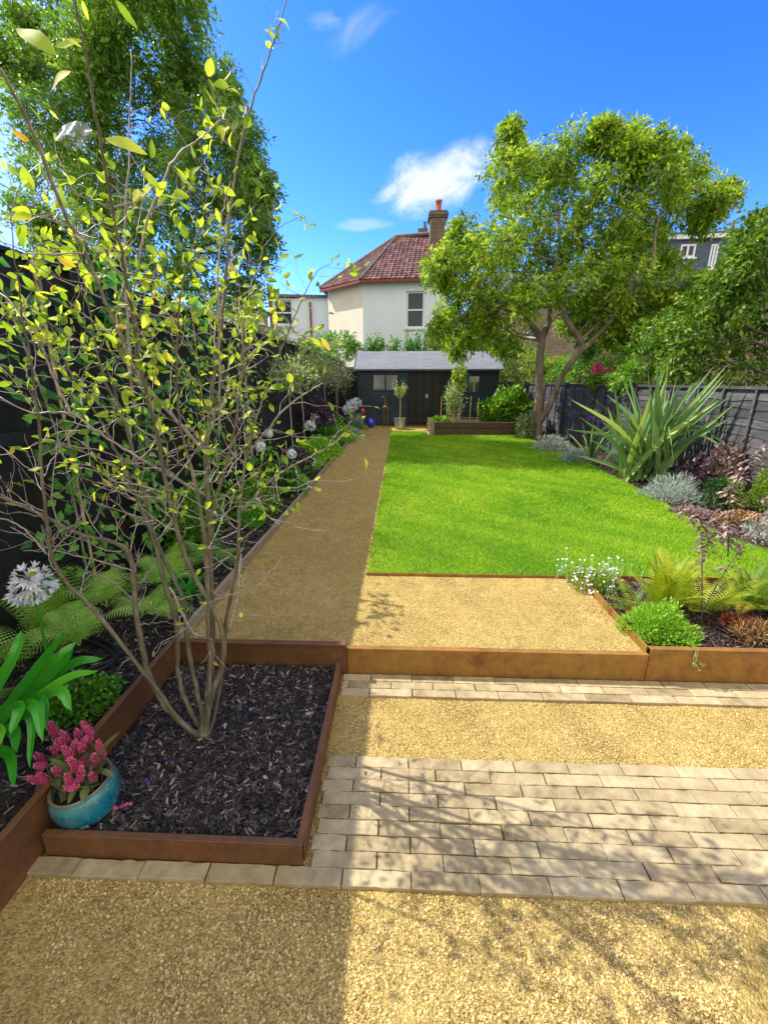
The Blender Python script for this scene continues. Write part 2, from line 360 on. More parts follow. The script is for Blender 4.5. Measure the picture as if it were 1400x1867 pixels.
# ------------------------------------------------------------------ ground, gravel, soil
def sheet(name, x0, x1, y0, y1, z, m, nx=2, ny=2, amp=0, kind='structure', label=None):
    X, Y = np.meshgrid(np.linspace(x0, x1, nx), np.linspace(y0, y1, ny)); Z = np.full(X.shape, float(z))
    if amp:
        for k, (fx, fy) in enumerate(((3.1, 5.2), (-6.3, 2.2), (8.4, -7.1), (1.7, -9.6), (13.1, 4.4), (-11.7, 15.1), (21.3, 9.2), (-17.1, -25.3))): Z += amp / 5 * np.sin(X * fx + Y * fy + k)
        if 'soil' in name: Z += rng.normal(0, amp * .3, X.shape)
    g = G(); i = (np.arange(ny - 1)[:, None] * nx + np.arange(nx - 1)[None]).ravel()
    g.add(np.stack([X, Y, Z], -1), Q=np.stack([i, i + 1, i + nx + 1, i + nx], -1))
    return tag(g.build(name, m, smooth=True), label=label, kind=kind)
XE, XP, XF, XR = -1.30, -.33, -2.25, 4.68      # edging line, planter side, left fence, right fence
YW, YL, YSH = 2.13, 3.15, 15.3                 # retaining wall, lawn front, shed front
PZ = -.17
sheet('ground', -900, 900, -60, 2500, PZ - .09, M['rough_ground'])
sheet('patio_gravel_surface', XE - .05, 5.5, -1.5, YW, PZ - .012, M['gravel'], 160, 90, .003)
sheet('patio_ground_behind', -6, 5.5, -7, -1.5, PZ - .016, M['gravel'])
sheet('gravel_square', -.255, 1.45, YW + .01, YL, -.02, M['gravel'], 90, 60, .003)
sheet('garden_path', XE, -.255, YW + .01, YSH + .3, -.02, M['gravel'], 40, 340, .003)
sheet('shed_apron', -.255, .9, 12.9, YSH + .3, -.03, M['gravel'], 20, 40, .003)
sheet('bed_soil_by_black_fence', XF - .1, XE - .02, -1.0, YSH + 2, -.01, M['soil'], 20, 200, .012)
sheet('bed_soil_by_grey_fence', 1.46, 9, YW + .03, 16.5, -.035, M['soil'], 60, 160, .015)
sheet('planter_soil', XE, XP - .02, 1.09, YW, PZ + .035, M['soil'], 40, 40, .008)
# pavers: individually shaped bricks laid as one paving surface
def paving(name, rows, label=None):
    g = G(); Lp, Wp = .2395, .0594
    for (y0, xs, off, x1) in rows:
        k0 = math.floor((xs - off) / Lp); x = off + k0 * Lp
        while x < x1:
            a, b = max(x, xs), min(x + Lp, x1)
            if b - a > .03:
                jt = rng.normal(0, .0011, 4); h = rng.normal(0, .0012); c = .0012
                bx0, bx1, by0, by1 = a + .0018 + jt[0], b - .0018 + jt[1], y0 + .0016 + jt[2]*.8, y0 + Wp - .0016 + jt[3]*.8
                # chamfered, slightly worn block with extra points along its edges
                nx_ = 9; tx = np.linspace(0, 1, nx_)
                wear = rng.normal(0, .0011, (2, nx_)); 
                top = PZ + .004 + h
                xs_ = bx0 + (bx1 - bx0) * tx
                rowsV = []
                rowsV.append(np.stack([xs_, by0 + wear[0], np.full(nx_, PZ - .03)], -1))
                rowsV.append(np.stack([xs_, by0 + wear[0], np.full(nx_, top - c * 1.3)], -1))
                rowsV.append(np.stack([xs_, by0 + wear[0] + c * 1.5, np.full(nx_, top)], -1))
                rowsV.append(np.stack([xs_, np.full(nx_, (by0 + by1) / 2), top + rng.normal(0, .0004, nx_)], -1))
                rowsV.append(np.stack([xs_, by1 + wear[1] - c * 1.5, np.full(nx_, top)], -1))
                rowsV.append(np.stack([xs_, by1 + wear[1], np.full(nx_, top - c * 1.3)], -1))
                rowsV.append(np.stack([xs_, by1 + wear[1], np.full(nx_, PZ - .03)], -1))
                V = np.array(rowsV); V[2:5, 0, 0] += c; V[2:5, -1, 0] -= c
                V[2:5, 0, 2] -= c * .5; V[2:5, -1, 2] -= c * .5
                V = np.concatenate([V[:, :1] * [1, 1, 0] + [0, 0, PZ - .03], V, V[:, -1:] * [1, 1, 0] + [0, 0, PZ - .03]], 1)
                ny_, nn = V.shape[:2]
                i = (np.arange(ny_ - 1)[:, None] * nn + np.arange(nn - 1)[None]).ravel()
                g.add(V, Q=np.stack([i, i + 1, i + nn + 1, i + nn], -1), a=rng.random())
            x += Lp
    return tag(g.build(name, M['paver'], smooth=False), kind='structure')
off0 = -.185
rows = [(1.003 + i * .0594, XP + .012, off0 + (.1197 if i % 2 else 0), 5.4) for i in range(9)]
rows[0] = (1.003, XE - .3, off0, 5.4)
paving('main_paving', rows)
paving('paving_strip', [(1.935 + i * .0594, XP + .012, off0 + .03 + (.1197 if i % 2 else 0), 5.4) for i in range(3)])
# raised earth cores so that walls retain something
# steel
def steelwall(name, label, segs, grp='weathered steel edging', m='steel'):
    g = G()
    for s in segs: box(g, *s)
    o = g.build(name, M[m], bevel=.003); tag(o, label, 'edging', grp); return o
T = .006
steelwall('steel_retaining_wall', 'tall rusty steel wall behind the mulched planter, closing the garden path', [(XE, XP + .03, YW - .01, YW + .0, PZ - .02, .045), (XE, XP + .03, YW - .035, YW - .0105, .03, .045)], m='steel_shaded')
steelwall('steel_retaining_wall', 'low rusty steel step edge in front of the square of yellow gravel', [(XP + .033, 1.44, YW - .008, YW, PZ - .02, -.004), (XP + .033, 1.44, YW - .008, YW + .028, -.0035, .002)])
steelwall('steel_retaining_wall', 'rusty steel wall holding the fern bed beside the brick strip', [(1.443, 5.4, YW - .008, YW, PZ - .02, .034), (1.443, 5.4, YW - .008, YW + .028, .0345, .041)])
steelwall('steel_divider', 'rusty steel edge between square gravel and fern bed', [(1.44, 1.448, YW + .03, YL + .1, -.06, .036)])
steelwall('steel_lawn_edge', 'thin rusty steel strip along the front of the lawn', [(-.262, 1.438, YL - .006, YL, -.06, .006), (1.449, 6.5, YL - .006, YL, -.06, .012)])
steelwall('steel_path_edge', 'long rusty steel edge beside the mulched bed at the lower left', [(XE - .012, XE - .004, -.4, YW - .012, PZ - .05, .060), (XE - .012, XE + .016, -.4, YW - .012, .0605, .069)], m='steel_shaded')
steelwall('planter_frame', 'low rusty steel frame around the planter of dark mulch', [
    (XE + .02, XP, 1.066, 1.072, PZ - .02, -.078), (XE + .02, XP, 1.066, 1.092, -.0775, -.068),
    (XP - .006, XP, 1.0925, YW - .04, PZ - .02, -.078), (XP - .024, XP, 1.0925, YW - .04, -.0775, -.068)], m='steel_shaded')
g = G()
y = YW + .02
while y < YSH - .3:
    y2 = min(y + 3.6, YSH - .3); box(g, XE - .03, XE - .004, y, y2 - .004, -.08, .055 + rng.normal(0, .002)); y = y2
tag(g.build('path_edging_board', M['board'], bevel=.003), 'long timber board edging the left side of the garden path', 'edging')
# ------------------------------------------------------------------ lawn
LB = [at(px, py, z=0)[:2] for px, py in ((1400, 1003), (1340, 985), (1270, 952), (1225, 925), (1160, 890), (1105, 862), (1060, 838), (1000, 812), (962, 800))]
LB = np.array(LB)
LP = np.vstack([[[-.255, YL]], [[7.5, YL]], [[7.5, LB[0][1] - .25]], LB, [[3.35, 12.45]], [[.82, 12.45]], [[.82, 13.3]], [[-.255, 13.6]]])
def inside(x, y, P):
    c = np.zeros(x.shape, bool); n = len(P)
    for i in range(n):
        x0, y0 = P[i]; x1, y1 = P[(i + 1) % n]
        if y0 == y1: continue
        k = ((y0 > y) != (y1 > y)) & (x < (x1 - x0) * (y - y0) / (y1 - y0) + x0); c ^= k
    return c
me = bpy.data.meshes.new('lawn'); me.from_pydata([(x, y, -.006) for x, y in LP], [], [list(range(len(LP)))]); me.materials.append(M['grass_base'])
lo = bpy.data.objects.new('lawn', me); COL.objects.link(lo); lo['kind'] = 'structure'
def grow(n, y0, y1, h, wd):
    x = rng.uniform(-.27, 6.5, n); y = rng.uniform(y0, y1, n)
    k = inside(x + rng.normal(0, .008, n), y + rng.normal(0, .008, n), LP) & (np.abs(x - .1) < y * .98 + .2); x, y = x[k], y[k]; m = len(x)
    D = rdir(m) * [1, 1, 0]; D[:, 2] = rng.uniform(.9, 2.2, m); H = h * rng.uniform(.45, 1.2, m)
    patch = .5 + .22 * np.sin(x * 2.1 + 1.3 * np.sin(y * 1.7)) * np.sin(y * 1.3 + .7) + .12 * np.sin(x * 7 + y * 5 + 2 * np.sin(y * 3)) + .12 * np.sin(x * 17 + 3 * np.sin(y * 9)) * np.sin(y * 13 + x * 5)
    a = np.clip(patch * .6 + rng.normal(.25, .22, m), 0, 1)
    return np.stack([x, y, np.full(m, -.007)], -1), D, H, wd * rng.uniform(.7, 1.3, m), a
g = G()
for args in ((190000, YL, 4.6, .032, .0016), (170000, 4.6, 7.2, .036, .0026), (130000, 7.2, 13.6, .040, .0045)):
    P, D, H, W, a = grow(*args); leaves(g, P, D, rdir(len(P)) + [0, -.3, .2], H, W, cards=True, curl=.25, a=a)
tag(g.build('grass', M['grass']), 'short bright green grass growing all over the lawn', 'grass', kind='stuff')
# ------------------------------------------------------------------ loose gravel stones and bark chips
OCT = np.array([[1, 0, 0], [-1, 0, 0], [0, 1, 0], [0, -1, 0], [0, 0, 1.], [0, 0, -1.]])
OCF = np.array([[0, 2, 4], [2, 1, 4], [1, 3, 4], [3, 0, 4], [2, 0, 5], [1, 2, 5], [3, 1, 5], [0, 3, 5]])
CUB = np.array([[x, y, z] for x in (-1, 1) for y in (-1, 1) for z in (-1, 1)], float)
CUBQ = np.array([[0, 1, 3, 2], [4, 6, 7, 5], [0, 4, 5, 1], [2, 3, 7, 6], [0, 2, 6, 4], [1, 5, 7, 3]])
def stones(g, x, y, z, r):
    m = len(x); V = CUB[None] * rng.uniform(.55, 1.0, (m, 8, 3)) * (r[:, None, None] * np.stack([rng.uniform(.8, 1.2, m), rng.uniform(.6, 1.0, m), rng.uniform(.45, .8, m)], -1)[:, None])
    th = rng.uniform(0, 6.28, m); c, s = np.cos(th)[:, None], np.sin(th)[:, None]
    tl = rng.normal(0, .35, (m, 1))
    X, Yy, Z = V[..., 0], V[..., 1], V[..., 2] + V[..., 0] * tl
    V = np.stack([X * c - Yy * s, X * s + Yy * c, Z], -1) + np.stack([x, y, z + r * .15], -1)[:, None]
    g.add(V.reshape(-1, 3), Q=(CUBQ[None] + (np.arange(m) * 8)[:, None, None]).reshape(-1, 4), a=np.repeat(rng.random(m), 8))
g = G()
def scat(n, x0, x1, y0, y1, z, r0, r1):
    x = rng.uniform(x0, x1, n); y = rng.uniform(y0, y1, n)
    dens = .5 + .5 * np.sin(x * 3.1 + 2 * np.sin(y * 2.3)) * np.sin(y * 4.1 + 1.1 * np.sin(x * 2)); k = rng.random(n) < .35 + .65 * dens
    k &= np.abs(x + .04) < y * .98 + .25
    x, y = x[k], y[k]; stones(g, x, y, np.full(len(x), z), r0 + (r1 * .78 - r0) * rng.random(len(x)) ** 2.6)
scat(85000, -1.3, 1.3, .40, 1.0, PZ - .012, .0018, .0060)
scat(30000, -.32, 2.4, 1.54, 1.935, PZ - .012, .0016, .0050)
scat(30000, XE, 1.44, YW + .04, YL - .01, -.02, .0018, .0052)
scat(30000, XE, -.26, YL, 6.5, -.016, .002, .0055)
scat(12000, XE, -.26, 6.5, 14, -.016, .003, .007)
scat(700, XP, 2.3, 1.0, 1.5, PZ + .004, .001, .003)
tag(g.build('gravel', M['stone']), 'loose golden pebbles strewn over the gravel of path and patio', 'gravel', kind='stuff')
def chips(g, n, x0, x1, y0, y1, z, L, zj=.012):
    x = rng.uniform(x0, x1, n); y = rng.uniform(y0, y1, n); s = rng.random(n)
    Ls = L * rng.uniform(.35, 1.3, n); sc = np.stack([Ls, Ls * rng.uniform(.08, .30, n), rng.uniform(.001, .003, n)], -1)
    V = CUB[None] * rng.uniform(.6, 1, (n, 8, 3)) * sc[:, None]
    th = rng.uniform(0, 6.28, n); c, sn = np.cos(th)[:, None], np.sin(th)[:, None]; t1, t2 = rng.normal(0, .3, (n, 1)), rng.normal(0, .5, (n, 1))
    X, Yy, Z = V[..., 0], V[..., 1], V[..., 2] + V[..., 0] * t1 + V[..., 1] * t2
    V = np.stack([X * c - Yy * sn, X * sn + Yy * c, Z], -1) + np.stack([x, y, z + rng.random(n) * zj], -1)[:, None]
    g.add(V.reshape(-1, 3), Q=(CUBQ[None] + (np.arange(n) * 8)[:, None, None]).reshape(-1, 4), a=np.repeat(np.clip(s ** 1.5, 0, 1), 8))
g = G(); chips(g, 20000, XE + .01, XP - .03, 1.10, YW - .02, PZ + .038, .019, .020)
tag(g.build('bark_mulch', M['chip']), 'dark bark mulch filling the steel framed planter', 'mulch', kind='stuff')
g = G(); chips(g, 22000, XF, XE - .03, .6, 6.5, -.005, .019); chips(g, 9000, XF, XE - .03, 6.5, 15, -.005, .03)
tag(g.build('bark_mulch', M['chip']), 'dark bark mulch in the bed along the black fence', 'mulch', kind='stuff')
g = G(); chips(g, 14000, 1.46, 4.6, YW + .03, YL - .02, -.03, .02); 
n = 60000; 
gx = G(); chips(gx, 26000, 2.5, 6, YL + .1, 12.5, -.028, .028, .02)
V = gx.V[0].reshape(-1, 8, 3); cc = V.mean(1); k = ~inside(cc[:, 0], cc[:, 1], LP)
g.add(V[k].reshape(-1, 3), Q=(CUBQ[None] + (np.arange(k.sum()) * 8)[:, None, None]).reshape(-1, 4), a=gx.A[0].reshape(-1, 8)[k].ravel())
tag(g.build('bark_mulch', M['chip_sun']), 'reddish brown bark mulch in the sunny bed beside the lawn', 'mulch', kind='stuff')
# ------------------------------------------------------------------ fences, shed, houses
def brickmat(name, c1, c2, mortar, sc=1.0):
    m, nt, b, o = new_mat(name)
    tcn = nt.nodes.new('ShaderNodeTexCoord'); s = nt.nodes.new('ShaderNodeSeparateXYZ'); nt.links.new(tcn.outputs['Object'], s.inputs[0])
    cx = nt.nodes.new('ShaderNodeCombineXYZ'); nt.links.new(mth(nt, 'ADD', s.outputs[0], s.outputs[1]), cx.inputs[0]); nt.links.new(s.outputs[2], cx.inputs[1])
    br = nt.nodes.new('ShaderNodeTexBrick'); nt.links.new(cx.outputs[0], br.inputs['Vector'])
    br.inputs['Scale'].default_value = sc; br.inputs['Brick Width'].default_value = .225; br.inputs['Row Height'].default_value = .075; br.inputs['Mortar Size'].default_value = .008
    br.inputs['Color1'].default_value = (*c1, 1); br.inputs['Color2'].default_value = (*c2, 1); br.inputs['Mortar'].default_value = (*mortar, 1)
    c = mixc(nt, ramp(nt, noise(nt, 2.5, 6), [(.35, (0, 0, 0)), (.75, (.6, .6, .6))]), br.outputs['Color'], tuple(q * .5 for q in c1))
    nt.links.new(c, b.inputs['Base Color']); b.inputs['Roughness'].default_value = .9
    bump(nt, b, br.outputs['Fac'], -.4, .01); return m
M['brick'] = brickmat('london_stock_brick', (.20, .135, .085), (.30, .21, .13), (.26, .23, .19))
M['brick_d'] = brickmat('sooty_chimney_brick', (.09, .065, .045), (.20, .14, .09), (.20, .17, .14))
M['render'] = simple('shaded_blue_render', [(.3, (.66, .72, .77)), (.7, (.74, .79, .83))], 1.2, .85, .1, .004)  # bluish copy of the white render, shade tint painted into the colour
M['cream'] = simple('sunlit_cream_render', [(.3, (.66, .60, .50)), (.7, (.74, .68, .58))], 1.2, .85, .1, .004)  # warm copy of the white render, sunlight on the side wall painted in
M['redpaint'] = simple('dark_red_paint', [(.3, (.17, .03, .022)), (.7, (.26, .05, .035))], 8, .6, .1, .002)
M['tile'] = simple('red_clay_tiles', [(.2, (.055, .022, .016)), (.5, (.12, .048, .034)), (.85, (.24, .125, .09))], 3, .6, .2, .004, byv=.5)
M['slate'] = simple('slate_roof', [(.3, (.07, .075, .085)), (.7, (.13, .14, .155))], 4, .6, .4, .01, stretch=(1, 1, 5))
M['navy'] = simple('navy_dormer_cladding', [(.3, (.045, .065, .10)), (.7, (.075, .10, .145))], 2, .6, .2, .004, stretch=(1, 1, 6))
M['pot'] = simple('terracotta_pot', [(.3, (.30, .07, .03)), (.7, (.45, .13, .07))], 12, .8, .2, .003)
M['lead'] = simple('grey_parapet', [(.3, (.10, .09, .085)), (.7, (.17, .16, .15))], 4, .7, .2, .004)
def glassmat():
    m, nt, b, o = new_mat('window_glass'); b.inputs['Base Color'].default_value = (.035, .055, .06, 1); b.inputs['Roughness'].default_value = .04
    b.inputs['Specular IOR Level'].default_value = .3; bump(nt, b, noise(nt, 1.4, 2), .05, .02); return m
M['glass'] = glassmat()
M['glass_shed'] = glassmat(); M['glass_shed'].node_tree.nodes['Principled BSDF'].inputs['Base Color'].default_value = (.07, .08, .07, 1); M['glass_shed'].node_tree.nodes['Principled BSDF'].inputs['Specular IOR Level'].default_value = .9
M['yellow'] = simple('yellow_paint', [(.3, (.5, .38, .02)), (.7, (.6, .48, .04))], 8, .5, .1, .001)
M['blind'] = simple('pale_blind', [(.3, (.45, .52, .5)), (.7, (.55, .6, .58))], 4, .4, .05, .001)

# left fence
FT = 2.22
root = empty('black_fence', (XF, 0, 0), 'tall black stained board fence on the left behind the ferns and climbers', 'fence')
y = -4.2
while y < 17:
    g = G(); x = y + .06
    while x < y + 1.80:
        tl = rng.normal(0, .002); bar(g, (XF + tl, x + .06, -.1), (XF + tl, x + .06, FT - .03), .022 if True else 0, .118, up=(0, 1, 0)); x += .108
    part(g, 'fence_panel', M['fence_l'], root)
    g = G()
    for z in (.35, 1.15, 1.95): box(g, XF + .016, XF + .05, y + .05, y + 1.78, z, z + .07)
    box(g, XF - .03, XF + .045, y + .05, y + 1.78, FT - .028, FT)
    part(g, 'rail', M['fence_l'], root, bevel=.003)
    g = G(); box(g, XF - .045, XF + .052, y - .048, y + .046, -.2, FT + .03)
    part(g, 'post', M['fence_l'], root, bevel=.006)
    y += 1.83
# right fence: waney lap panels between posts
def laps(g, P0, P1, z0, z1, n, nrm):
    """overlapping horizontal boards with wavy lower edges from P0 to P1"""
    P0, P1 = np.array(P0, float), np.array(P1, float); L = np.linalg.norm(P1 - P0); d = (P1 - P0) / L; hh = (z1 - z0) / n
    for i in range(n):
        s = np.linspace(0, L, 22); ph = rng.random(4) * 6; wv = .012 * np.sin(s * 4 + ph[0]) + .008 * np.sin(s * 9 + ph[1])
        zb = z0 + i * hh - .02 + wv; zt = np.full(22, z0 + (i + 1) * hh + .01)
        base = np.stack([P0[0] + d[0] * s, P0[1] + d[1] * s], -1)
        def col(z, off): return np.column_stack([base + np.array(nrm) * off, z])
        R = [col(zt, .002), col(zb, .017), col(zb, .006), col(zt, -.006)]
        V = np.array(R); nn = 22; k = (np.arange(3)[:, None] * nn + np.arange(nn - 1)[None]).ravel()
        g.add(V, Q=np.stack([k, k + nn, k + nn + 1, k + 1], -1), a=rng.random())
FR = 1.44
root = empty('grey_fence', (XR, 0, 0), 'weathered grey black overlap panel fence behind the spiky plant on the right', 'fence')
y = -.2
nrm = (-1, 0)
while y < 15.5:
    g = G(); laps(g, (XR, y + .05), (XR, y + 1.77), 0, FR - .05, 12, nrm); part(g, 'fence_panel', M['fence_r'], root)
    g = G()
    for yy in (y + .06, y + .62, y + 1.2, y + 1.74): box(g, XR - .045, XR - .019, yy - .018, yy + .018, .02, FR - .05)
    box(g, XR - .05, XR + .02, y + .05, y + 1.775, FR - .045, FR - .005)
    part(g, 'batten', M['fence_r'], root, bevel=.003)
    g = G(); box(g, XR - .05, XR + .05, y - .048, y + .048, -.2, FR + .03); part(g, 'post', M['fence_r'], root, bevel=.005)
    y += 1.83
YB = 16.0
root = empty('back_fence', (3.3, YB, 0), 'short run of dark panel fence between the shed and the grey side fence', 'fence')
g = G(); laps(g, (3.3, YB), (XR - .06, YB), 0, 1.47, 12, (0, -1)); part(g, 'fence_panel', M['fence_r'], root)
for x in (3.95, 4.4):
    g = G(); box(g, x - .03, x + .03, YB - .05, YB - .02, 0, 1.5); part(g, 'post', M['fence_r'], root, bevel=.004)

root = empty('back_fence', (XF + .1, YB - .2, 0), 'short run of black boards between the tall black fence and the shed', 'fence')
g = G(); x = XF + .1
while x < -1.0: bar(g, (x, YB - .2 + rng.normal(0, .002), -.05), (x, YB - .2, 1.95), .11, .022, up=(0, 1, 0)); x += .112
part(g, 'fence_panel', M['fence_l'], root)
g = G(); box(g, XF + .06, -1.0, YB - .23, YB - .17, 1.955, 1.985); part(g, 'capping', M['fence_l'], root)
# shed
sx0, sx1 = at(653, 775, Y=YSH)[0], at(902, 775, Y=YSH)[0]
zE, zR_ = at(760, 672, Y=YSH - .15)[2], at(760, 641, Y=YSH + 1.1)[2]
def fx(px): return at(px, 700, Y=YSH)[0]
def fz(py): return at(760, py, Y=YSH)[2]
root = empty('garden_shed', ((sx0 + sx1) / 2, YSH, 0), 'dark blue black wooden shed with a grey felt roof at the end of the garden', 'shed')
SD = 2.2
dx0, dx1 = fx(744), fx(812)
wins = [(fx(679), fx(726), fz(713), fz(682)), (fx(829), fx(875), fz(716), fz(684))]
def hboards(g, x0, x1, z0, z1, y, step=.125):
    z = z0
    while z < z1 - .01:
        z2 = min(z + step, z1)
        V = np.array([[x0, y - .016, z], [x1, y - .016, z], [x1, y - .003, z2], [x0, y - .003, z2], [x0, y + .02, z], [x1, y + .02, z], [x1, y + .02, z2], [x0, y + .02, z2]])
        g.add(V, Q=[[0, 1, 2, 3], [4, 7, 6, 5], [0, 4, 5, 1], [3, 2, 6, 7], [0, 3, 7, 4], [1, 5, 6, 2]], a=rng.random()); z += step
g = G(); ztop = zE - .02
for (a, b) in ((sx0, dx0), (dx1, sx1)):
    w_ = [w for w in wins if a <= w[0] < b][0]
    hboards(g, a, w_[0], .05, ztop, YSH); hboards(g, w_[1], b, .05, ztop, YSH)
    hboards(g, w_[0], w_[1], .05, w_[2], YSH); hboards(g, w_[0], w_[1], w_[3], ztop, YSH)
for x in (sx0, sx1):
    box(g, x - .012, x + .012, YSH + .03, YSH + SD, .05, zE)
    V = np.array([[x - .012, YSH + .03, zE + .003], [x - .012, YSH + SD, zE + .003], [x - .012, YSH + SD / 2, zR_ - .03], [x + .012, YSH + .03, zE + .003], [x + .012, YSH + SD, zE + .003], [x + .012, YSH + SD / 2, zR_ - .03]])
    g.add(V, T=[[0, 2, 1], [3, 4, 5]], Q=[[0, 3, 5, 2], [2, 5, 4, 1]])
box(g, sx0, sx1, YSH + SD, YSH + SD + .02, .05, zE)
part(g, 'wall', M['shed'], root)
for x in (sx0 + .02, dx0 - .03, dx1 + .03, sx1 - .02):
    g = G(); box(g, x - .03, x + .03, YSH - .04, YSH - .018, .04, ztop); part(g, 'corner_trim', M['shed'], root, bevel=.003)
xm = (dx0 + dx1) / 2
for a, b in ((dx0 + .005, xm - .004), (xm + .004, dx1 - .005)):
    g = G(); n = 7; ww = (b - a) / n
    for i in range(n): box(g, a + i * ww + .002, a + (i + 1) * ww - .002, YSH - .02 + rng.normal(0, .0015), YSH + .01, .07, ztop - .03)
    d = part(g, 'door', M['shed_door'], root)
    for z in (.35, 1.45):
        g = G(); box(g, a + .02, a + .45 if a < xm - .1 else b - .02, YSH - .030, YSH - .0225, z, z + .04)
        h = g.build('hinge', M['fence_l'], d, origin=np.array(root.location))
g = G(); box(g, xm - .02, xm + .04, YSH - .034, YSH - .023, .95, 1.07); part(g, 'latch', M['galv'], root)
for w_ in wins:
    g = G(); x0, x1, z0, z1 = w_; xm2 = (x0 + x1) / 2; t = .035
    for bx in ((x0, x0 + t, z0, z1), (x1 - t, x1, z0, z1), (xm2 - t / 2 - .01, xm2 + t / 2 + .01, z0 + t, z1 - t), (x0 + t, x1 - t, z0, z0 + t), (x0 + t, x1 - t, z1 - t, z1)):
        box(g, bx[0], bx[1], YSH - .028, YSH + .02, bx[2], bx[3])
    f = part(g, 'window', M['shed'], root)
    for a, b in ((x0 + t, xm2 - t / 2 - .01), (xm2 + t / 2 + .01, x1 - t)):
        g = G(); box(g, a, b, YSH + .004, YSH + .010, z0 + t, z1 - t); g.build('pane', M['glass_shed'], f, origin=np.array(root.location))
    if w_ is wins[1]:
        g = G(); box(g, x1 - t - .19, x1 - t - .15, YSH - .002, YSH + .003, z0 + t, z1 - t); g.build('yellow_strip', M['yellow'], f, origin=np.array(root.location))
g = G(); ov = .1
for sgn in (0, 1):
    ya, yb = (YSH - .16, YSH + SD / 2) if not sgn else (YSH + SD + .16, YSH + SD / 2)
    nx = 40; xs = np.linspace(sx0 - ov, sx1 + ov, nx)
    R = []
    for t in np.linspace(0, 1, 9):
        yy = ya + (yb - ya) * t; zz = zE - .03 + (zR_ - zE + .03) * t
        R.append(np.stack([xs, np.full(nx, yy), zz + .015 + .006 * np.sin(xs * 5 + t * 9) + rng.normal(0, .002, nx)], -1))
    R.append(R[-1] - [0, 0, .03]) if False else None
    V = np.array(R); low = V.copy(); low[..., 2] -= .035
    k = (np.arange(8)[:, None] * nx + np.arange(nx - 1)[None]).ravel(); q = np.stack([k, k + 1, k + nx + 1, k + nx], -1)
    g.add(V, Q=q if not sgn else q[:, ::-1]); g.add(low, Q=q)
    e = np.concatenate([V[0], low[0]]); k = np.arange(nx - 1); g.add(e, Q=np.stack([k, k + 1, k + nx + 1, k + nx], -1))
    for c_ in (0, -1):
        e = np.concatenate([V[:, c_], low[:, c_]]); k = np.arange(8); g.add(e, Q=np.stack([k, k + 1, k + 10, k + 9], -1))
part(g, 'roof', M['felt'], root, smooth=True)
g = G(); bar(g, (sx0 - ov, YSH - .168, zE - .035), (sx1 + ov, YSH - .168, zE - .035), .012, .05)
for x in (sx0 - ov - .01, sx1 + ov + .01):
    bar(g, (x, YSH - .17, zE - .03), (x, YSH + SD / 2, zR_), .018, .07, up=(1, 0, 0) if False else (0, 0, 1))
part(g, 'eaves_trim', M['felt'], root)
g = G(); box(g, sx0 + .02, sx1 - .02, YSH + .03, YSH + SD - .02, -.03, .049); part(g, 'floor_bearer', M['sleeper'], root)

# walls with openings
def frame_of(p0, p1):
    p0, p1 = np.array(p0, float), np.array(p1, float); d = (p1 - p0); L = np.linalg.norm(d); d /= L
    n = np.array([d[1], -d[0]])      # outward when walking from left to right as seen from outside
    Mx = np.eye(4); Mx[:2, 0] = d; Mx[:2, 1] = -n; Mx[:2, 3] = p0; return Mx, L
def wall_holes(g, Mx, L, z0, z1, holes=(), th=.25):
    xs = sorted({0, L, *[h[0] for h in holes], *[h[1] for h in holes]}); 
    for a, b in zip(xs[:-1], xs[1:]):
        hs = sorted([h for h in holes if h[0] <= a + 1e-6 and h[1] >= b - 1e-6], key=lambda h: h[2]); z = z0
        for h in hs:
            box(g, a, b, 0, th, z, h[2], M=Mx); z = h[3]
        box(g, a, b, 0, th, z, z1, M=Mx)
def window(root, Mx, h, rec=.09, t=.07, sill=True, bars='mid', paneL='glass', frame='white'):
    x0, x1, z0, z1 = h; g = G(); zm = (z0 + z1) / 2
    box(g, x0, x0 + t, rec, rec + .06, z0, z1, M=Mx); box(g, x1 - t, x1, rec, rec + .06, z0, z1, M=Mx)
    box(g, x0 + t, x1 - t, rec, rec + .06, z0, z0 + t, M=Mx); box(g, x0 + t, x1 - t, rec, rec + .06, z1 - t, z1, M=Mx)
    if bars == 'mid': box(g, x0 + t, x1 - t, rec - .01, rec + .055, zm - t * .45, zm + t * .45, M=Mx)
    if bars == 'v': box(g, (x0 + x1) / 2 - t / 2, (x0 + x1) / 2 + t / 2, rec - .01, rec + .055, z0 + t, z1 - t, M=Mx)
    f = part(g, 'window', M[frame], root)
    g = G(); box(g, x0 + t, x1 - t, rec + .03, rec + .034, z0 + t, z1 - t, M=Mx); g.build('pane', M[paneL], f, origin=np.array(root.location))
    if sill:
        g = G(); box(g, x0 - .08, x1 + .08, -.07, rec, z0 - .08, z0 - .003, M=Mx); g.build('sill', M['white'], f, origin=np.array(root.location))
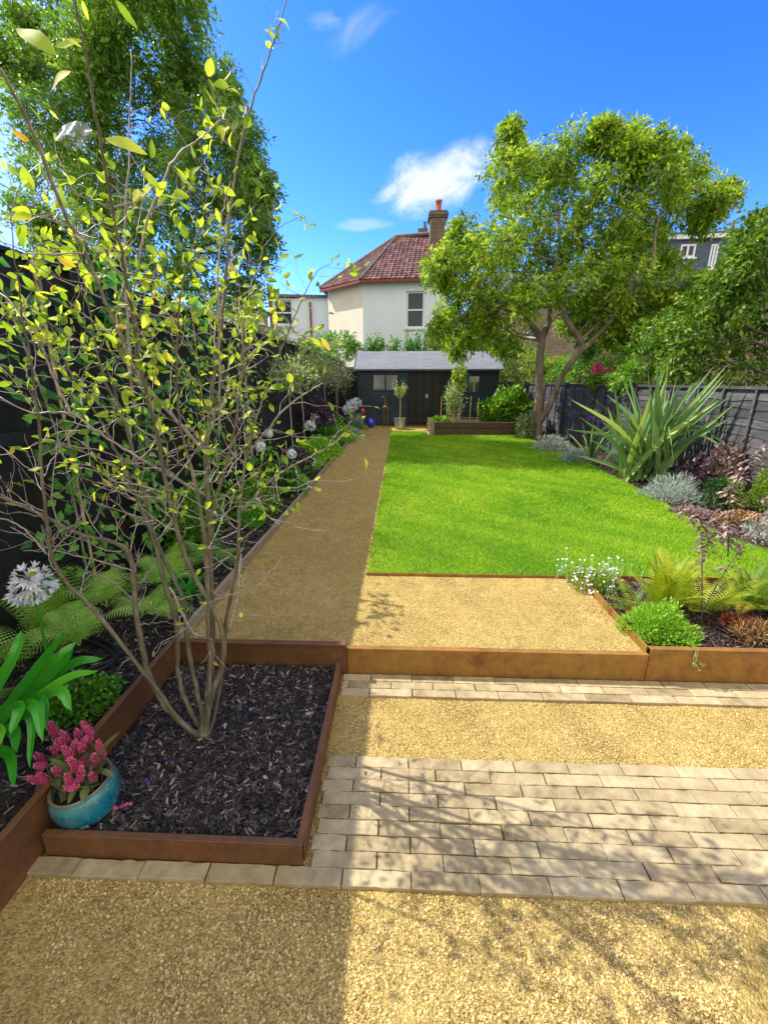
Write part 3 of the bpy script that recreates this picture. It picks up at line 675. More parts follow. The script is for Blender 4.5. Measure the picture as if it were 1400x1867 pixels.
def tiles(g, e0, e1, r0, r1, rows, tw=.24, lift=.035):
    e0, e1, r0, r1 = map(lambda q: np.array(q, float), (e0, e1, r0, r1))
    nrm = unit(np.cross(e1 - e0, r0 - e0)); nrm = nrm if nrm[2] > 0 else -nrm; d = unit(e1 - e0)
    for i in range(rows):
        ta, tb = i / rows, (i + 1.15) / rows; tb = min(tb, 1)
        a0, a1, b0, b1 = e0 + (r0 - e0) * ta, e1 + (r1 - e1) * ta, e0 + (r0 - e0) * tb, e1 + (r1 - e1) * tb
        s0, s1 = (a0 - e0) @ d, (a1 - e0) @ d; u0, u1 = (b0 - e0) @ d, (b1 - e0) @ d
        s = np.arange(s0, s1, tw / 5); 
        if len(s) < 3: continue
        ok = (s >= u0 - tw) & (s <= u1 + tw) if i > rows * .9 else np.ones(len(s), bool)
        roll = lift * (.5 + .5 * np.cos(s / tw * 2 * math.pi)) ** 1.5
        A = a0 + d * (s - s0)[:, None] + nrm * (roll + lift * .9)[:, None]
        A2 = a0 + d * (s - s0)[:, None]
        su = np.clip(s, u0, u1)
        B = b0 + d * (su - u0)[:, None] + nrm * roll[:, None]
        n = len(s); V = np.concatenate([A2, A, B]); k = np.arange(n - 1)
        col = rng.random(400)[(s / tw).astype(int) % 400]
        g.add(V, Q=np.concatenate([np.stack([k, k + 1, k + n + 1, k + n], -1), np.stack([k + n, k + n + 1, k + 2 * n + 1, k + 2 * n], -1)]), a=np.tile(col, 3))
# white rendered house
YA, YBn, YC = 22.0, 20.4, 20.0
A = at(597, 522, Y=YA); B = at(661, 513, Y=YBn); C = at(818, 508, Y=YC)
ze = (B[2] + C[2]) / 2
Dp = np.array([C[0] + .3, 29.5]); E = np.array([A[0] + .2, 29.5])
root = empty('rendered_house', (B[0], B[1], PZ), 'white rendered house with red tiled hip roof and one tall chimney behind the shed', 'house')
Mx, L = frame_of(B[:2], C[:2])
def along(px, py): 
    # where the ray meets the plane of wall B-C
    d = ray(px, py); n = np.array([Mx[0, 1], Mx[1, 1], 0.]); t = ((B - np.array([0, 0, CAMH])) @ n) / (d @ n); p = np.array([0, 0, CAMH]) + d * t
    return (p[:2] - B[:2]) @ Mx[:2, 0], p[2]
w0 = along(740, 598); w1 = along(774, 530)
hole = (w0[0], w1[0], w0[1], w1[1])
g = G(); wall_holes(g, Mx, L, PZ - .2, ze, [hole]); 
M3, L3 = frame_of(C[:2], Dp); wall_holes(g, M3, L3, PZ - .2, ze - .001); M4, L4 = frame_of(Dp, E); wall_holes(g, M4, L4, PZ - .2, ze - .001); M5, L5 = frame_of(E, A[:2]); wall_holes(g, M5, L5, PZ - .2, ze - .001)
part(g, 'wall', M['render'], root)
g = G(); M2, L2 = frame_of(A[:2], B[:2]); wall_holes(g, M2, L2, PZ - .2, ze - .001); part(g, 'side_wall', M['cream'], root)
window(root, Mx, hole)
R1 = at(722, 433, Y=25.2); R2 = at(790, 431, Y=24.8); R2 = R1 + (R2 - R1) * 1.5; R2[2] = R1[2]
o_ = .25
def out(p, q, r):   # push an eave corner outward a little
    return p
Ae = A + [-.35, -.05, 0]; Be = B + [-.08, -.3, 0]; Ce = C + [.3, -.3, 0]; De = np.array([*Dp, ze]) + [.3, .3, 0]; Ee = np.array([*E, ze]) + [-.3, .3, 0]
for p in (Ae, Be, Ce, De, Ee): p[2] = ze
g = G(); tiles(g, Be, Ce, R1, R2, 21, tw=.21); tiles(g, Ae, Be, R1, R1 + [.01, 0, 0], 21, tw=.21)
g.add([Ae, R1, Ee, De, R2, Ce], T=[[0, 1, 2], [5, 3, 4]], Q=[[2, 1, 4, 3]])
rf = part(g, 'roof', M['tile'], root)
g = G(); tube(g, [R1 + [0, 0, .05], R2 + [0, 0, .05]], .1, 8); tube(g, [Ae + [0, 0, .06], R1 + [0, 0, .05]], .09, 8); tube(g, [Be + [0, 0, .06], R1 + [0, 0, .06]], .05, 6)
g.build('ridge_tiles', M['lead'], rf, origin=np.array(root.location))
g = G(); bar(g, Ae - [0, 0, .09], Be - [0, 0, .06], .08, .10); bar(g, Be - [0, 0, .06], Ce - [0, 0, .06], .08, .10)
part(g, 'gutter', M['redpaint'], root)
c0 = at(797, 440, Y=24.2); px_m = 24.2 / 770 * 1.02
root_c = root
g = G(); zt = at(797, 388, Y=24.2)[2]; hw = .38
box(g, c0[0] - hw, c0[0] + hw, 23.9, 24.9, ze + 1.0, zt - .28); 
for i, (e_, z0, z1) in enumerate(((.05, zt - .277, zt - .2), (.1, zt - .197, zt - .08), (.05, zt - .077, zt))): box(g, c0[0] - hw - e_, c0[0] + hw + e_, 23.9 - e_, 24.9 + e_, z0, z1)
ch = g.build('chimney', M['brick_d'], rf, origin=np.array(root.location))
g = G(); lathe(g, [(.16, 0), (.17, .1), (.14, .2), (.13, .45), (.17, .48), (.17, .55), (.10, .55)], (c0[0] + .02, 24.3, zt), 16); lathe(g, [(.14, 0), (.12, .5), (.14, .52), (.08, .52)], (c0[0] + .02, 24.7, zt), 16)
g.build('chimney_pot', M['pot'], rf, origin=np.array(root.location), smooth=True)
g = G(); box(g, c0[0] - .95, c0[0] - .45, 25, 25.5, R1[2] - .1, R1[2] + .35); lathe(g, [(.1, 0), (.08, .3), (.1, .32)], (c0[0] - .6, 25.2, R1[2] + .35), 10)
g.build('ridge_vent', M['lead'], rf, origin=np.array(root.location))
# flat roofed wing on the left of it
YX = 22.4
a0 = at(491, 540, Y=YX); a1 = at(598, 540, Y=YX + .4)
root = empty('rendered_extension', (a0[0], YX, PZ), 'low flat roofed white wing with one window left of the tiled roof', 'building')
Mw, Lw = frame_of(a0[:2], a1[:2])
zt = at(545, 541, Y=YX)[2]
def along2(px, py, Mx, z=None):
    d = ray(px, py); n = np.array([Mx[0, 1], Mx[1, 1], 0.]); p0 = np.array([Mx[0, 3], Mx[1, 3], CAMH]); t = ((p0 - np.array([0, 0, CAMH])) @ n) / (d @ n); p = np.array([0, 0, CAMH]) + d * t
    return (p[:2] - p0[:2]) @ Mx[:2, 0], p[2]
q0 = along2(502, 592, Mw); q1 = along2(532, 547, Mw); hole = (q0[0], q1[0], q0[1], q1[1])
g = G(); wall_holes(g, Mw, Lw, PZ - .2, zt, [hole]); box(g, 0, .25, .251, 5, PZ - .2, zt - .001, M=Mw); part(g, 'wall', M['render'], root)
window(root, Mw, hole)
g = G(); box(g, -.1, Lw - .02, -.12, 5, zt + .003, zt + .12, M=Mw); part(g, 'roof', M['lead'], root)
g = G(); box(g, -.05, .1, -.06, -.003, PZ, zt + .35, M=Mw); box(g, hole[0] - .15, hole[1] + .2, -.03, -.003, hole[3] + .08, hole[3] + .22, M=Mw); part(g, 'red_trim', M['redpaint'], root)
g = G(); s_ = along2(566, 560, Mw)[0]; tube(g, [Mw[:3, 3] + Mw[:3, 0] * s_ - Mw[:3, 1] * .06 + [0, 0, z] for z in (PZ, zt - .2)], .045, 8); part(g, 'drainpipe', M['redpaint'], root)
# far small house on the left
YH = 38
a0, a1 = at(425, 560, Y=YH), at(487, 560, Y=YH + 1); ze2, zr2 = at(470, 567, Y=YH)[2], at(440, 541, Y=YH + 3)[2]
root = empty('far_house', (a0[0], YH, PZ), 'small distant brown house glimpsed between the left tree and the white wing', 'house')
Mw, Lw = frame_of(a0[:2], a1[:2]); q0 = along2(472, 590, Mw); q1 = along2(480, 573, Mw); hole = (q0[0], q1[0], q0[1], q1[1])
g = G(); wall_holes(g, Mw, Lw, PZ - .2, ze2, [hole]); box(g, Lw - .25, Lw, .251, 7, PZ - .2, ze2 - .01, M=Mw); part(g, 'wall', M['brick'], root); window(root, Mw, hole, t=.12)
g = G()
def loc(Mx, p): return np.array(p) @ Mx[:3, :3].T + Mx[:3, 3]
g.add([loc(Mw, q) for q in ((-.3, -.3, ze2), (Lw + .3, -.3, ze2), (Lw - 1.8, 3.5, zr2), (-.3, 3.5, zr2), (Lw + .3, 7.3, ze2), (-.3, 7.3, ze2))], Q=[[0, 1, 2, 3], [3, 2, 4, 5]], T=[[1, 4, 2]])
rf = part(g, 'roof', M['slate'], root)
g = G(); box(g, Lw - 1.9, Lw - 1.1, 3, 3.8, zr2 - .8, zr2 + .9, M=Mw); g.build('chimney', M['brick_d'], rf, origin=np.array(root.location))
# terrace with slate clad dormer on the right
YT = 27
b0, b1 = at(880, 600, Y=YT), at(1480, 600, Y=YT - 1.5); zb = at(1200, 545, Y=YT)[2]
root = empty('brick_terrace', (b0[0], YT, PZ), 'brown brick terraced house with navy clad dormer storey behind the leaning tree', 'house')
Mw, Lw = frame_of(b0[:2], b1[:2]); holes = []
for (xa, ya, xb, yb) in ((1052, 618, 1066, 592), (1140, 624, 1160, 594), (960, 615, 975, 590), (1250, 620, 1275, 590)):
    q0 = along2(xa, ya, Mw); q1 = along2(xb, yb, Mw); holes.append((q0[0], q1[0], q0[1], q1[1]))
g = G(); wall_holes(g, Mw, Lw, PZ - .2, zb, holes); box(g, 0, .25, .251, 8, PZ - .2, zb - .01, M=Mw); part(g, 'wall', M['brick'], root)
for h in holes: window(root, Mw, h)
g = G(); zr3 = zb + 2.3
g.add([loc(Mw, q) for q in ((-.2, -.25, zb + .01), (Lw, -.25, zb + .01), (Lw, 4, zr3), (-.2, 4, zr3), (-.2, 8.2, zb), (Lw, 8.2, zb))], Q=[[0, 1, 2, 3], [3, 2, 5, 4]]); part(g, 'roof', M['slate'], root)
d0, d1 = along2(1120, 500, Mw)[0], along2(1362, 500, Mw)[0]
Md = Mw.copy(); Md[:3, 3] = Mw[:3, 3] + Mw[:3, 0] * d0 + Mw[:3, 1] * .5; Ld = d1 - d0
zd = along2(1280, 436, Md)[1]; dh = []
for (xa, ya, xb, yb) in ((1237, 470, 1270, 444), (1288, 490, 1312, 444), (1150, 480, 1180, 450)):
    q0 = along2(xa, ya, Md); q1 = along2(xb, yb, Md); dh.append((q0[0], q1[0], q0[1], q1[1]))
g = G(); wall_holes(g, Md, Ld, zb - .2, zd, dh); box(g, 0, .25, .251, 4, zb - .2, zd - .01, M=Md); box(g, Ld - .25, Ld, .251, 4, zb - .2, zd - .01, M=Md)
dm = part(g, 'dormer', M['navy'], root)
for h in dh: window(root, Md, h, rec=.02, t=.1, bars='v')
g = G(); box(g, -.15, Ld + .15, -.2, 4.2, zd + .003, zd + .22, M=Md); part(g, 'white_fascia', M['white'], root)
g = G(); box(g, -.2, Ld + .2, -.25, 4.3, zd + .223, zd + .3, M=Md); part(g, 'dormer_roof', M['lead'], root)
g = G(); s_ = along2(1353, 430, Md)[0]; box(g, s_ - .08, s_ + .08, 1, 1.16, zd + .3, zd + 1.1, M=Md); part(g, 'flue', M['lead'], root)

# sleeper bed
r0 = at(784, 791, z=0); r1 = at(952, 795, z=0)
bx0, bx1, by0, by1, bz = r0[0], r1[0] + .05, 12.7, 14.4, .36
root = empty('raised_sleeper_bed', (bx0, by0, 0), 'raised planting bed of brown timber sleepers at the far end of the lawn', 'raised bed')
for z0 in (-.03, .165):
    for (a, b, c, d) in ((bx0, bx1, by0, by0 + .1), (bx0, bx1, by1 - .1, by1), (bx0, bx0 + .1, by0 + .103, by1 - .103), (bx1 - .1, bx1, by0 + .103, by1 - .103)):
        g = G(); box(g, a, b, c + rng.normal(0, .004), d, z0, z0 + .19); part(g, 'sleeper', M['sleeper'], root, bevel=.012)
g = G(); box(g, bx0 - .012, bx0 + .11, by0 - .03, by0 - .002, -.03, .375); part(g, 'corner_board', M['board'], root, bevel=.004)
g = G(); box(g, bx0 + .1, bx1 - .1, by0 + .1, by1 - .1, .1, .30); part(g, 'soil', M['soil'], root)
# bamboo canes in it
for i, px in enumerate((803, 838, 856, 870)):
    p = at(px, 762, Y=13.3); g = G(); zz = at(px, 722 + (i % 2) * 4, Y=13.3)[2]; tube(g, [(p[0], 13.3, .2), (p[0] + .01, 13.3, zz)], .012, 6)
    tag(g.build('plant_cane', M['cane']), ('pale cane left of the twiggy bush in the raised bed', 'pale cane just right of the twiggy bush in the raised bed', 'pale cane beside the dark gap, second from right in the raised bed', 'rightmost pale cane standing in the raised bed')[i], 'cane', 'canes in the raised bed', 'thing')
# ------------------------------------------------------------------ plants
LM = {
 'amel': leafmat('yellow_green_leaves', [(0, (.10, .19, .025)), (.35, (.24, .37, .04)), (.65, (.45, .56, .07)), (.85, (.62, .64, .11)), (.94, (.58, .38, .06)), (1, (.40, .16, .06))], .5, .55, (1.35, 1.32, .4), spots=(38, .64, (.34, .16, .05)), spec=.12),
 'tree_r': leafmat('long_green_leaves', [(0, (.03, .08, .008)), (.3, (.10, .20, .014)), (.65, (.28, .41, .03)), (1, (.58, .66, .09))], .45, .38, (1.4, 1.4, .4)),
 'tree_l': leafmat('dense_green_leaves', [(0, (.06, .14, .02)), (.5, (.14, .28, .035)), (.85, (.26, .42, .05)), (1, (.45, .58, .14))], .4, .35, (1.3, 1.3, .5)),
 'bush': leafmat('mid_green_leaves', [(0, (.05, .13, .010)), (.5, (.13, .29, .018)), (1, (.28, .46, .05))], .4, .45, (1.3, 1.3, .5)),
 'bush_y': leafmat('yellow_green_bush_leaves', [(0, (.08, .16, .012)), (.5, (.19, .32, .025)), (1, (.42, .50, .06))], .45, .4, (1.3, 1.3, .5)),
 'dark': leafmat('dark_green_leaves', [(0, (.012, .045, .010)), (.6, (.03, .10, .018)), (1, (.08, .20, .04))], .3, .35, (1.2, 1.3, .5)),
 'climb': leafmat('climber_leaves', [(0, (.04, .15, .012)), (.6, (.11, .31, .025)), (1, (.26, .50, .05))], .4, .4, (1.2, 1.3, .5)),
 'fern': leafmat('fern_fronds', [(0, (.12, .28, .03)), (.5, (.33, .56, .08)), (1, (.62, .80, .20))], .45, .5, (1.2, 1.3, .5)),
 'fern_y': leafmat('yellowing_fern_fronds', [(0, (.12, .22, .015)), (.45, (.34, .42, .02)), (.85, (.70, .58, .03)), (1, (.75, .42, .03))], .45, .5, (1.2, 1.2, .5)),
 'strap': leafmat('glossy_strap_leaves', [(0, (.02, .18, .014)), (.6, (.05, .34, .02)), (1, (.16, .54, .04))], .3, .25, (1.2, 1.4, .4), spec=.6),
 'phor': leafmat('grey_green_sword_leaves', [(0, (.045, .11, .045)), (.4, (.12, .23, .08)), (.7, (.26, .38, .11)), (1, (.56, .62, .18))], .22, .45, (1.3, 1.3, .5), spec=.3),
 'silver': leafmat('silver_leaves', [(0, (.20, .26, .22)), (.6, (.36, .43, .38)), (1, (.58, .63, .57))], .25, .7, (1, 1.1, .8)),
 'lime': leafmat('lime_mound_leaves', [(0, (.11, .28, .015)), (.5, (.25, .50, .03)), (1, (.50, .72, .10))], .4, .45, (1.1, 1.2, .5)),
 'box': leafmat('box_leaves', [(0, (.05, .20, .012)), (.6, (.12, .40, .025)), (1, (.28, .60, .06))], .3, .35, (1.1, 1.3, .5)),
 'purple': leafmat('dark_purple_leaves', [(0, (.025, .012, .03)), (.6, (.06, .03, .06)), (1, (.14, .09, .13))], .25, .4, (1.3, .9, 1)),
 'mauve': leafmat('dusty_mauve_leaves', [(0, (.13, .08, .08)), (.6, (.26, .18, .17)), (1, (.45, .34, .30))], .25, .6, (1.3, 1, .9)),
 'brown': leafmat('dry_brown_leaves', [(0, (.14, .08, .03)), (.5, (.34, .20, .08)), (1, (.62, .42, .20))], .3, .7, (1.2, 1, .7)),
 'pale': leafmat('pale_variegated_leaves', [(0, (.12, .22, .05)), (.5, (.30, .42, .12)), (1, (.62, .68, .38))], .4, .45, (1.1, 1.1, .6)),
 'red': leafmat('red_brown_leaves', [(0, (.12, .03, .02)), (.6, (.32, .08, .05)), (1, (.5, .2, .12))], .3, .6, (1.2, .8, .7)),
 'tree_s': leafmat('darker_green_leaves', [(0, (.025, .07, .008)), (.5, (.09, .19, .014)), (.85, (.20, .32, .03)), (1, (.40, .48, .06))], .4, .4, (1.3, 1.3, .5)),  # darker mix of greens, varied leaf by leaf
 'olive': leafmat('grey_olive_leaves', [(0, (.10, .15, .05)), (.6, (.24, .32, .12)), (1, (.45, .50, .28))], .3, .5, (1.2, 1.2, .6)),
 'celosia': leafmat('celosia_leaves', [(0, (.07, .09, .03)), (.6, (.16, .20, .06)), (1, (.28, .22, .10))], .3, .4, (1.2, 1.2, .6)),
}
def ribbon(g, P, W, up=(0, 0, 1), fold=.25, a=None):
    """strap leaf along a path: half widths W, creased along the middle"""
    P = np.asarray(P, float); k = len(P); W = np.broadcast_to(W, (k,))
    T_ = unit(np.gradient(P, axis=0)); S = np.cross(T_, np.asarray(up, float)); 
    S = unit(S); Nn = np.cross(S, T_)
    V = np.stack([P, P + S * W[:, None] + Nn * (W * fold)[:, None], P - S * W[:, None] + Nn * (W * fold)[:, None]], 1).reshape(-1, 3)
    i = np.arange(k - 1) * 3
    g.add(V, Q=np.concatenate([np.stack([i, i + 1, i + 4, i + 3], -1), np.stack([i, i + 3, i + 5, i + 2], -1)]), a=rng.random() if a is None else a)
STR_W = lambda k, w: w * np.interp(np.linspace(0, 1, k), [0, .15, .5, .8, .93, 1], [.55, .8, 1, .8, .45, .02])
def clump(g, c, n, L, w, droop=.6, spread=1.0, amin=0, amax=6.28, n_seg=12, elev=(.5, 1.3)):
    for i in range(n):
        az = rng.uniform(amin, amax); el = rng.uniform(*elev); l = L * rng.uniform(.65, 1.1)
        d = np.array([math.cos(az) * math.cos(el) * spread, math.sin(az) * math.cos(el) * spread, math.sin(el)]); t = np.linspace(0, 1, n_seg)[:, None]
        h = np.array([d[0], d[1], 0]); dr = droop * rng.uniform(.5, 1.4)
        P = np.asarray(c) + rng.normal(0, .015, 3) * [1, 1, .1] + d * l * t + h * l * .25 * t ** 2 - np.array([0, 0, 1]) * l * dr * t ** 2.2
        ribbon(g, P, STR_W(n_seg, w * rng.uniform(.75, 1.15)), up=unit(np.array([0, 0, 1.]) + rng.normal(0, .25, 3)), a=rng.random())
def frond(g, c, az, L, el, droop=.5, pairs=20, pin=.30, a0=None, nq=8, bi=True):
    d = np.array([math.cos(az) * math.cos(el), math.sin(az) * math.cos(el), math.sin(el)]); k = pairs + 4
    t = np.linspace(0, 1, k); P = np.asarray(c) + d * L * t[:, None] - np.array([0, 0, 1.]) * (L * droop * t ** 2)[:, None]
    T_ = unit(np.gradient(P, axis=0)); side = unit(np.cross(T_, [0, 0, 1.])); nn = np.cross(side, T_)
    base = rng.random() if a0 is None else a0
    tube(g, P, np.linspace(.0028, .0006, k), 3, a=base)
    prof = L * pin * np.clip((1 - t) ** .7 * np.minimum(1, .55 + 2.2 * t), 0, 1) * 1.15
    for s in (1, -1):
        i = np.arange(3, k - 0)
        pd = unit(side[i] * s + T_[i] * .42 - np.array([0, 0, .12])); pl = prof[i] + .003
        if not bi:
            leaves(g, P[i], pd, nn[i], pl, np.minimum(pl * .11, L / pairs * .24), LEAF_MID, .1, .12, a=np.clip(base + rng.normal(0, .08, len(i)), 0, 1)); continue
        q = np.linspace(.05, .96, nq)
        B = P[i][:, None] + pd[:, None] * (pl[:, None] * q)[..., None] - np.array([0, 0, 1.]) * (pl[:, None] * .12 * q ** 2)[..., None]
        ql = L / pairs * .43 * (1 - .7 * q)[None] * np.clip(pl / (L * pin), .35, 1)[:, None]; sd = unit(np.cross(pd, nn[i]))
        for s2 in (1, -1):
            D = (sd[:, None] * s2 + pd[:, None] * .55)
            D = np.broadcast_to(D, B.shape).reshape(-1, 3); Nm = np.broadcast_to(nn[i][:, None], B.shape).reshape(-1, 3)
            leaves(g, B.reshape(-1, 3), D, Nm, ql.ravel(), (pl[:, None] / nq * .52 * (1 - .5 * q)[None]).ravel(), cards=True, curl=.1, a=np.clip(base + rng.normal(0, .1, B.shape[0] * nq), 0, 1))
        leaves(g, P[i], pd, nn[i], pl, pl * .028, LEAF_MID, .1, .12, a=base)
def fern(c, n, L, label, mat='fern', el=(.5, 1.25), az=None, droop=.55, a0=None, pairs=15, group='ferns in the garden beds', nq=8, pin=.25, bi=True):
    g = G(); off = rng.random() * 6
    for i in range(n):
        A_ = (off + i * 6.283 / n + rng.normal(0, .25)) if az is None else az[i]
        frond(g, np.asarray(c) + [0, 0, 0], A_, L * rng.uniform(.75, 1.1), rng.uniform(*el), droop * rng.uniform(.7, 1.3), pairs, pin, a0=None if a0 is None else float(np.clip(a0 + rng.normal(0, .2), 0, 1)), nq=nq, bi=bi)
    return tag(g.build('fern', LM[mat], origin=c), label, 'fern', group)
def mound(name, c, r, n, L, W, mat, label, cat, group=None, hollow=.55, up=.6, shape=None, flowers=None, curl=.2, stems=True, zs=.0):
    r = np.array(r, float); c = np.asarray(c, float)
    root = empty(name, c, label, cat, group); g = G()
    p = ball(n, (1, 1, 1), hollow); p[:, 2] = np.abs(p[:, 2])
    ph = rng.random(6) * 6; bumpy = 1 + .16 * np.sin(p[:, 0] * 5 + ph[0]) * np.sin(p[:, 1] * 6 + ph[1]) + .1 * np.sin(p[:, 2] * 9 + ph[2])
    D = unit(p * [1, 1, 1] + rdir(n) * .8 + [0, 0, up]); P = c + p * r * bumpy[:, None]
    if shape is None: leaves(g, P, D, rdir(n) + [0, 0, .8], L * rng.uniform(.6, 1.3, n), W * rng.uniform(.7, 1.2, n), cards=True, curl=curl)
    else: leaves(g, P, D, rdir(n) + [0, 0, .8], L * rng.uniform(.6, 1.3, n), W * rng.uniform(.7, 1.2, n), shape, .2, curl)
    part(g, 'foliage', LM[mat] if mat in LM else M[mat], root)
    if stems:
        g = G()
        for i in range(10):
            q = P[rng.integers(n)]; tube(g, spline([c + rng.normal(0, .05, 3) * r - [0, 0, .02], (c + q) / 2 + rng.normal(0, .05, 3) * r, q], 3), np.linspace(.006, .002, 7) * (1 + r[0] * 1.5), 4)
        part(g, 'stems', M['twig'], root)
    if flowers:
        m_, nf, fr, pt = flowers; g = G()
        p = ball(nf, (1, 1, 1), .95); p[:, 2] = np.abs(p[:, 2]); Pf = c + p * r * 1.08
        for q, dd in zip(Pf, unit(p + [0, 0, .6])):
            s = unit(np.cross(dd, [.2, .5, .1])); u = np.cross(dd, s); th = np.arange(pt) * 6.283 / pt + rng.random()
            leaves(g, np.repeat(q[None], pt, 0), np.cos(th)[:, None] * s + np.sin(th)[:, None] * u + dd * .2, dd, fr, fr * .38, cards=True, curl=0)
        part(g, 'blossom', M[m_], root)
    return root
def umbel(g, c, r, n, L, W, hemi=.2):
    """round head of small open flowers"""
    v = rdir(n); v = v[v[:, 2] > -hemi * 2]; m = len(v); P = np.asarray(c) + v * r * rng.uniform(.75, 1, (m, 1))
    for k in range(5):
        s = unit(np.cross(v, [.3, .2, .9])); u = np.cross(v, s); th = k * 1.257 + rng.random(m) * .5
        leaves(g, P, s * np.cos(th)[:, None] + u * np.sin(th)[:, None] + v * .5, v, L, W, cards=True, curl=.2)

def crown_tree(name, label, cat, mat, bark, limbs, blobs, per, leafL, leafW, nl=8, group=None, droop=.6, sub=6, subr=.45, spray=.35, trunk_n=10, hollow=.25, twigs=True):
    """limbs: list of (points, radii); blobs: (x,y,z,r). Leaves come as sprays round sub-clumps reached by twigs"""
    root = empty(name, limbs[0][0][0], label, cat, group)
    gt = G(); nodes = []
    for pts, rr in limbs:
        S = spline(pts, 6); R = np.interp(np.linspace(0, 1, len(S)), np.linspace(0, 1, len(rr)), rr)
        R = R * (1 + .05 * np.sin(np.arange(len(S)) * 1.3))
        tube(gt, S, R, trunk_n); nodes += [(S[i], R[i]) for i in range(len(S) // 3, len(S))]
    NP = np.array([n[0] for n in nodes]); NR = np.array([n[1] for n in nodes])
    PP, DD = [], []
    for (x, y, z, r) in blobs:
        c = np.array([x, y, z]); dist = np.linalg.norm((NP - c) * [1, 1, 1.15] + np.where(NP[:, 2:] > z, 1.2, 0), axis=1); j = int(np.argmin(dist))
        b = NP[j]; r0 = min(NR[j] * .5, .012 + .010 * np.linalg.norm(c - b))
        dl = np.linalg.norm(c - b); m1 = b + (c - b) * .33 + rng.normal(0, .07 * dl, 3) + [0, 0, .10 * dl]; m2 = b + (c - b) * .68 + rng.normal(0, .07 * dl, 3) + [0, 0, .12 * dl]
        S = spline([b, m1, m2, c], 4); tube(gt, S, np.linspace(r0, max(r0 * .35, .006), len(S)), 6)
        for k in range(sub):
            v = rdir(1, .15)[0]; sc = c + v * r * rng.uniform(.45, .9) * [1, 1, .85]; sr = r * subr * rng.uniform(.7, 1.3)
            if twigs:
                S2 = spline([S[rng.integers(5, len(S))], (c + sc) / 2 + rng.normal(0, .08 * r, 3), sc + v * sr * .6], 4); tube(gt, S2, np.linspace(max(r0 * .3, .006), .003, len(S2)), 4, cap=False)
            m = per; q = ball(m, (1, 1, 1), hollow) * sr
            PP.append(sc + q); DD.append(unit(q + v * sr * .7 + rng.normal(0, .35 * sr, (m, 3)) + [0, 0, -.1 * sr]))
    part(gt, 'trunk', M[bark], root, smooth=True)
    P = np.concatenate(PP); D = np.concatenate(DD); m = len(P); g = G()
    ln = leafL * nl * spray
    shade = rng.random(m) * .6
    for k in range(nl):
        t = (k + .5) / nl; Pk = P + D * (ln * t) - np.array([0, 0, 1.]) * (ln * droop * .5 * t * t)
        sd = unit(np.cross(D, rdir(m))); Dk = unit(D * .7 + sd * (1 if k % 2 else -1) * .9 + [0, 0, -droop] + rng.normal(0, .25, (m, 3)))
        leaves(g, Pk, Dk, rdir(m) + [0, 0, .7], leafL * rng.uniform(.65, 1.25, m), leafW * rng.uniform(.7, 1.2, m), cards=True, curl=.15, a=np.clip(shade + rng.random(m) * .45, 0, 1))
    part(g, 'crown', LM[mat], root)
    return root
def pb(lst, Y0, dy, f=.955):
    """crown outline read from the photo as circles, each given its own depth around Y0"""
    o = []
    for (px, py, rp) in lst:
        Y = Y0 + rng.uniform(-dy, dy); p = at(px, py, Y=Y); o.append((*p, rp * Y / F * f))
    return o

# --- tree standing at the end of the lawn (two stems)
TY = 12.3
t0 = at(972, 798, z=0); TY = t0[1]
def tp(px, py, dy=0): return at(px, py, Y=TY + dy)
limbs = [([t0 + [0, 0, -.1], tp(978, 765), tp(983, 720), tp(983, 670), tp(988, 612)], [.25, .15, .108, .095, .085]),
         ([tp(980, 770), tp(1000, 742, -.15), tp(1022, 690, -.4), tp(1045, 655, -.6), tp(1058, 640, -.7), tp(1058, 622, -.8), tp(1040, 595, -.9), tp(1022, 560, -.8), tp(1012, 500, -.6), tp(1020, 430, -.4), tp(1010, 350, 0), tp(1000, 280, .1)], [.12, .085, .075, .07, .068, .066, .064, .068, .055, .04, .028, .012]),
         ([tp(988, 615), tp(1000, 585, .3), tp(1010, 520, .6), tp(1040, 440, .8), tp(1090, 360, .8), tp(1110, 280, .8)], [.09, .065, .055, .04, .026, .010]),
         ([tp(988, 618), tp(955, 580, .3), tp(900, 545, .6), tp(850, 500, .5), tp(815, 475, .4)], [.10, .06, .045, .03, .01]),
         ([tp(1060, 640, -.7), tp(1100, 600, -.9), tp(1140, 555, -1.1), tp(1175, 520, -1.2), tp(1190, 470, -1.2), tp(1200, 400, -1), tp(1240, 340, -.8)], [.06, .05, .042, .036, .03, .022, .010]),
         ([tp(1175, 520, -1.2), tp(1280, 530, -1.2), tp(1330, 500, -1.2)], [.04, .03, .012])]
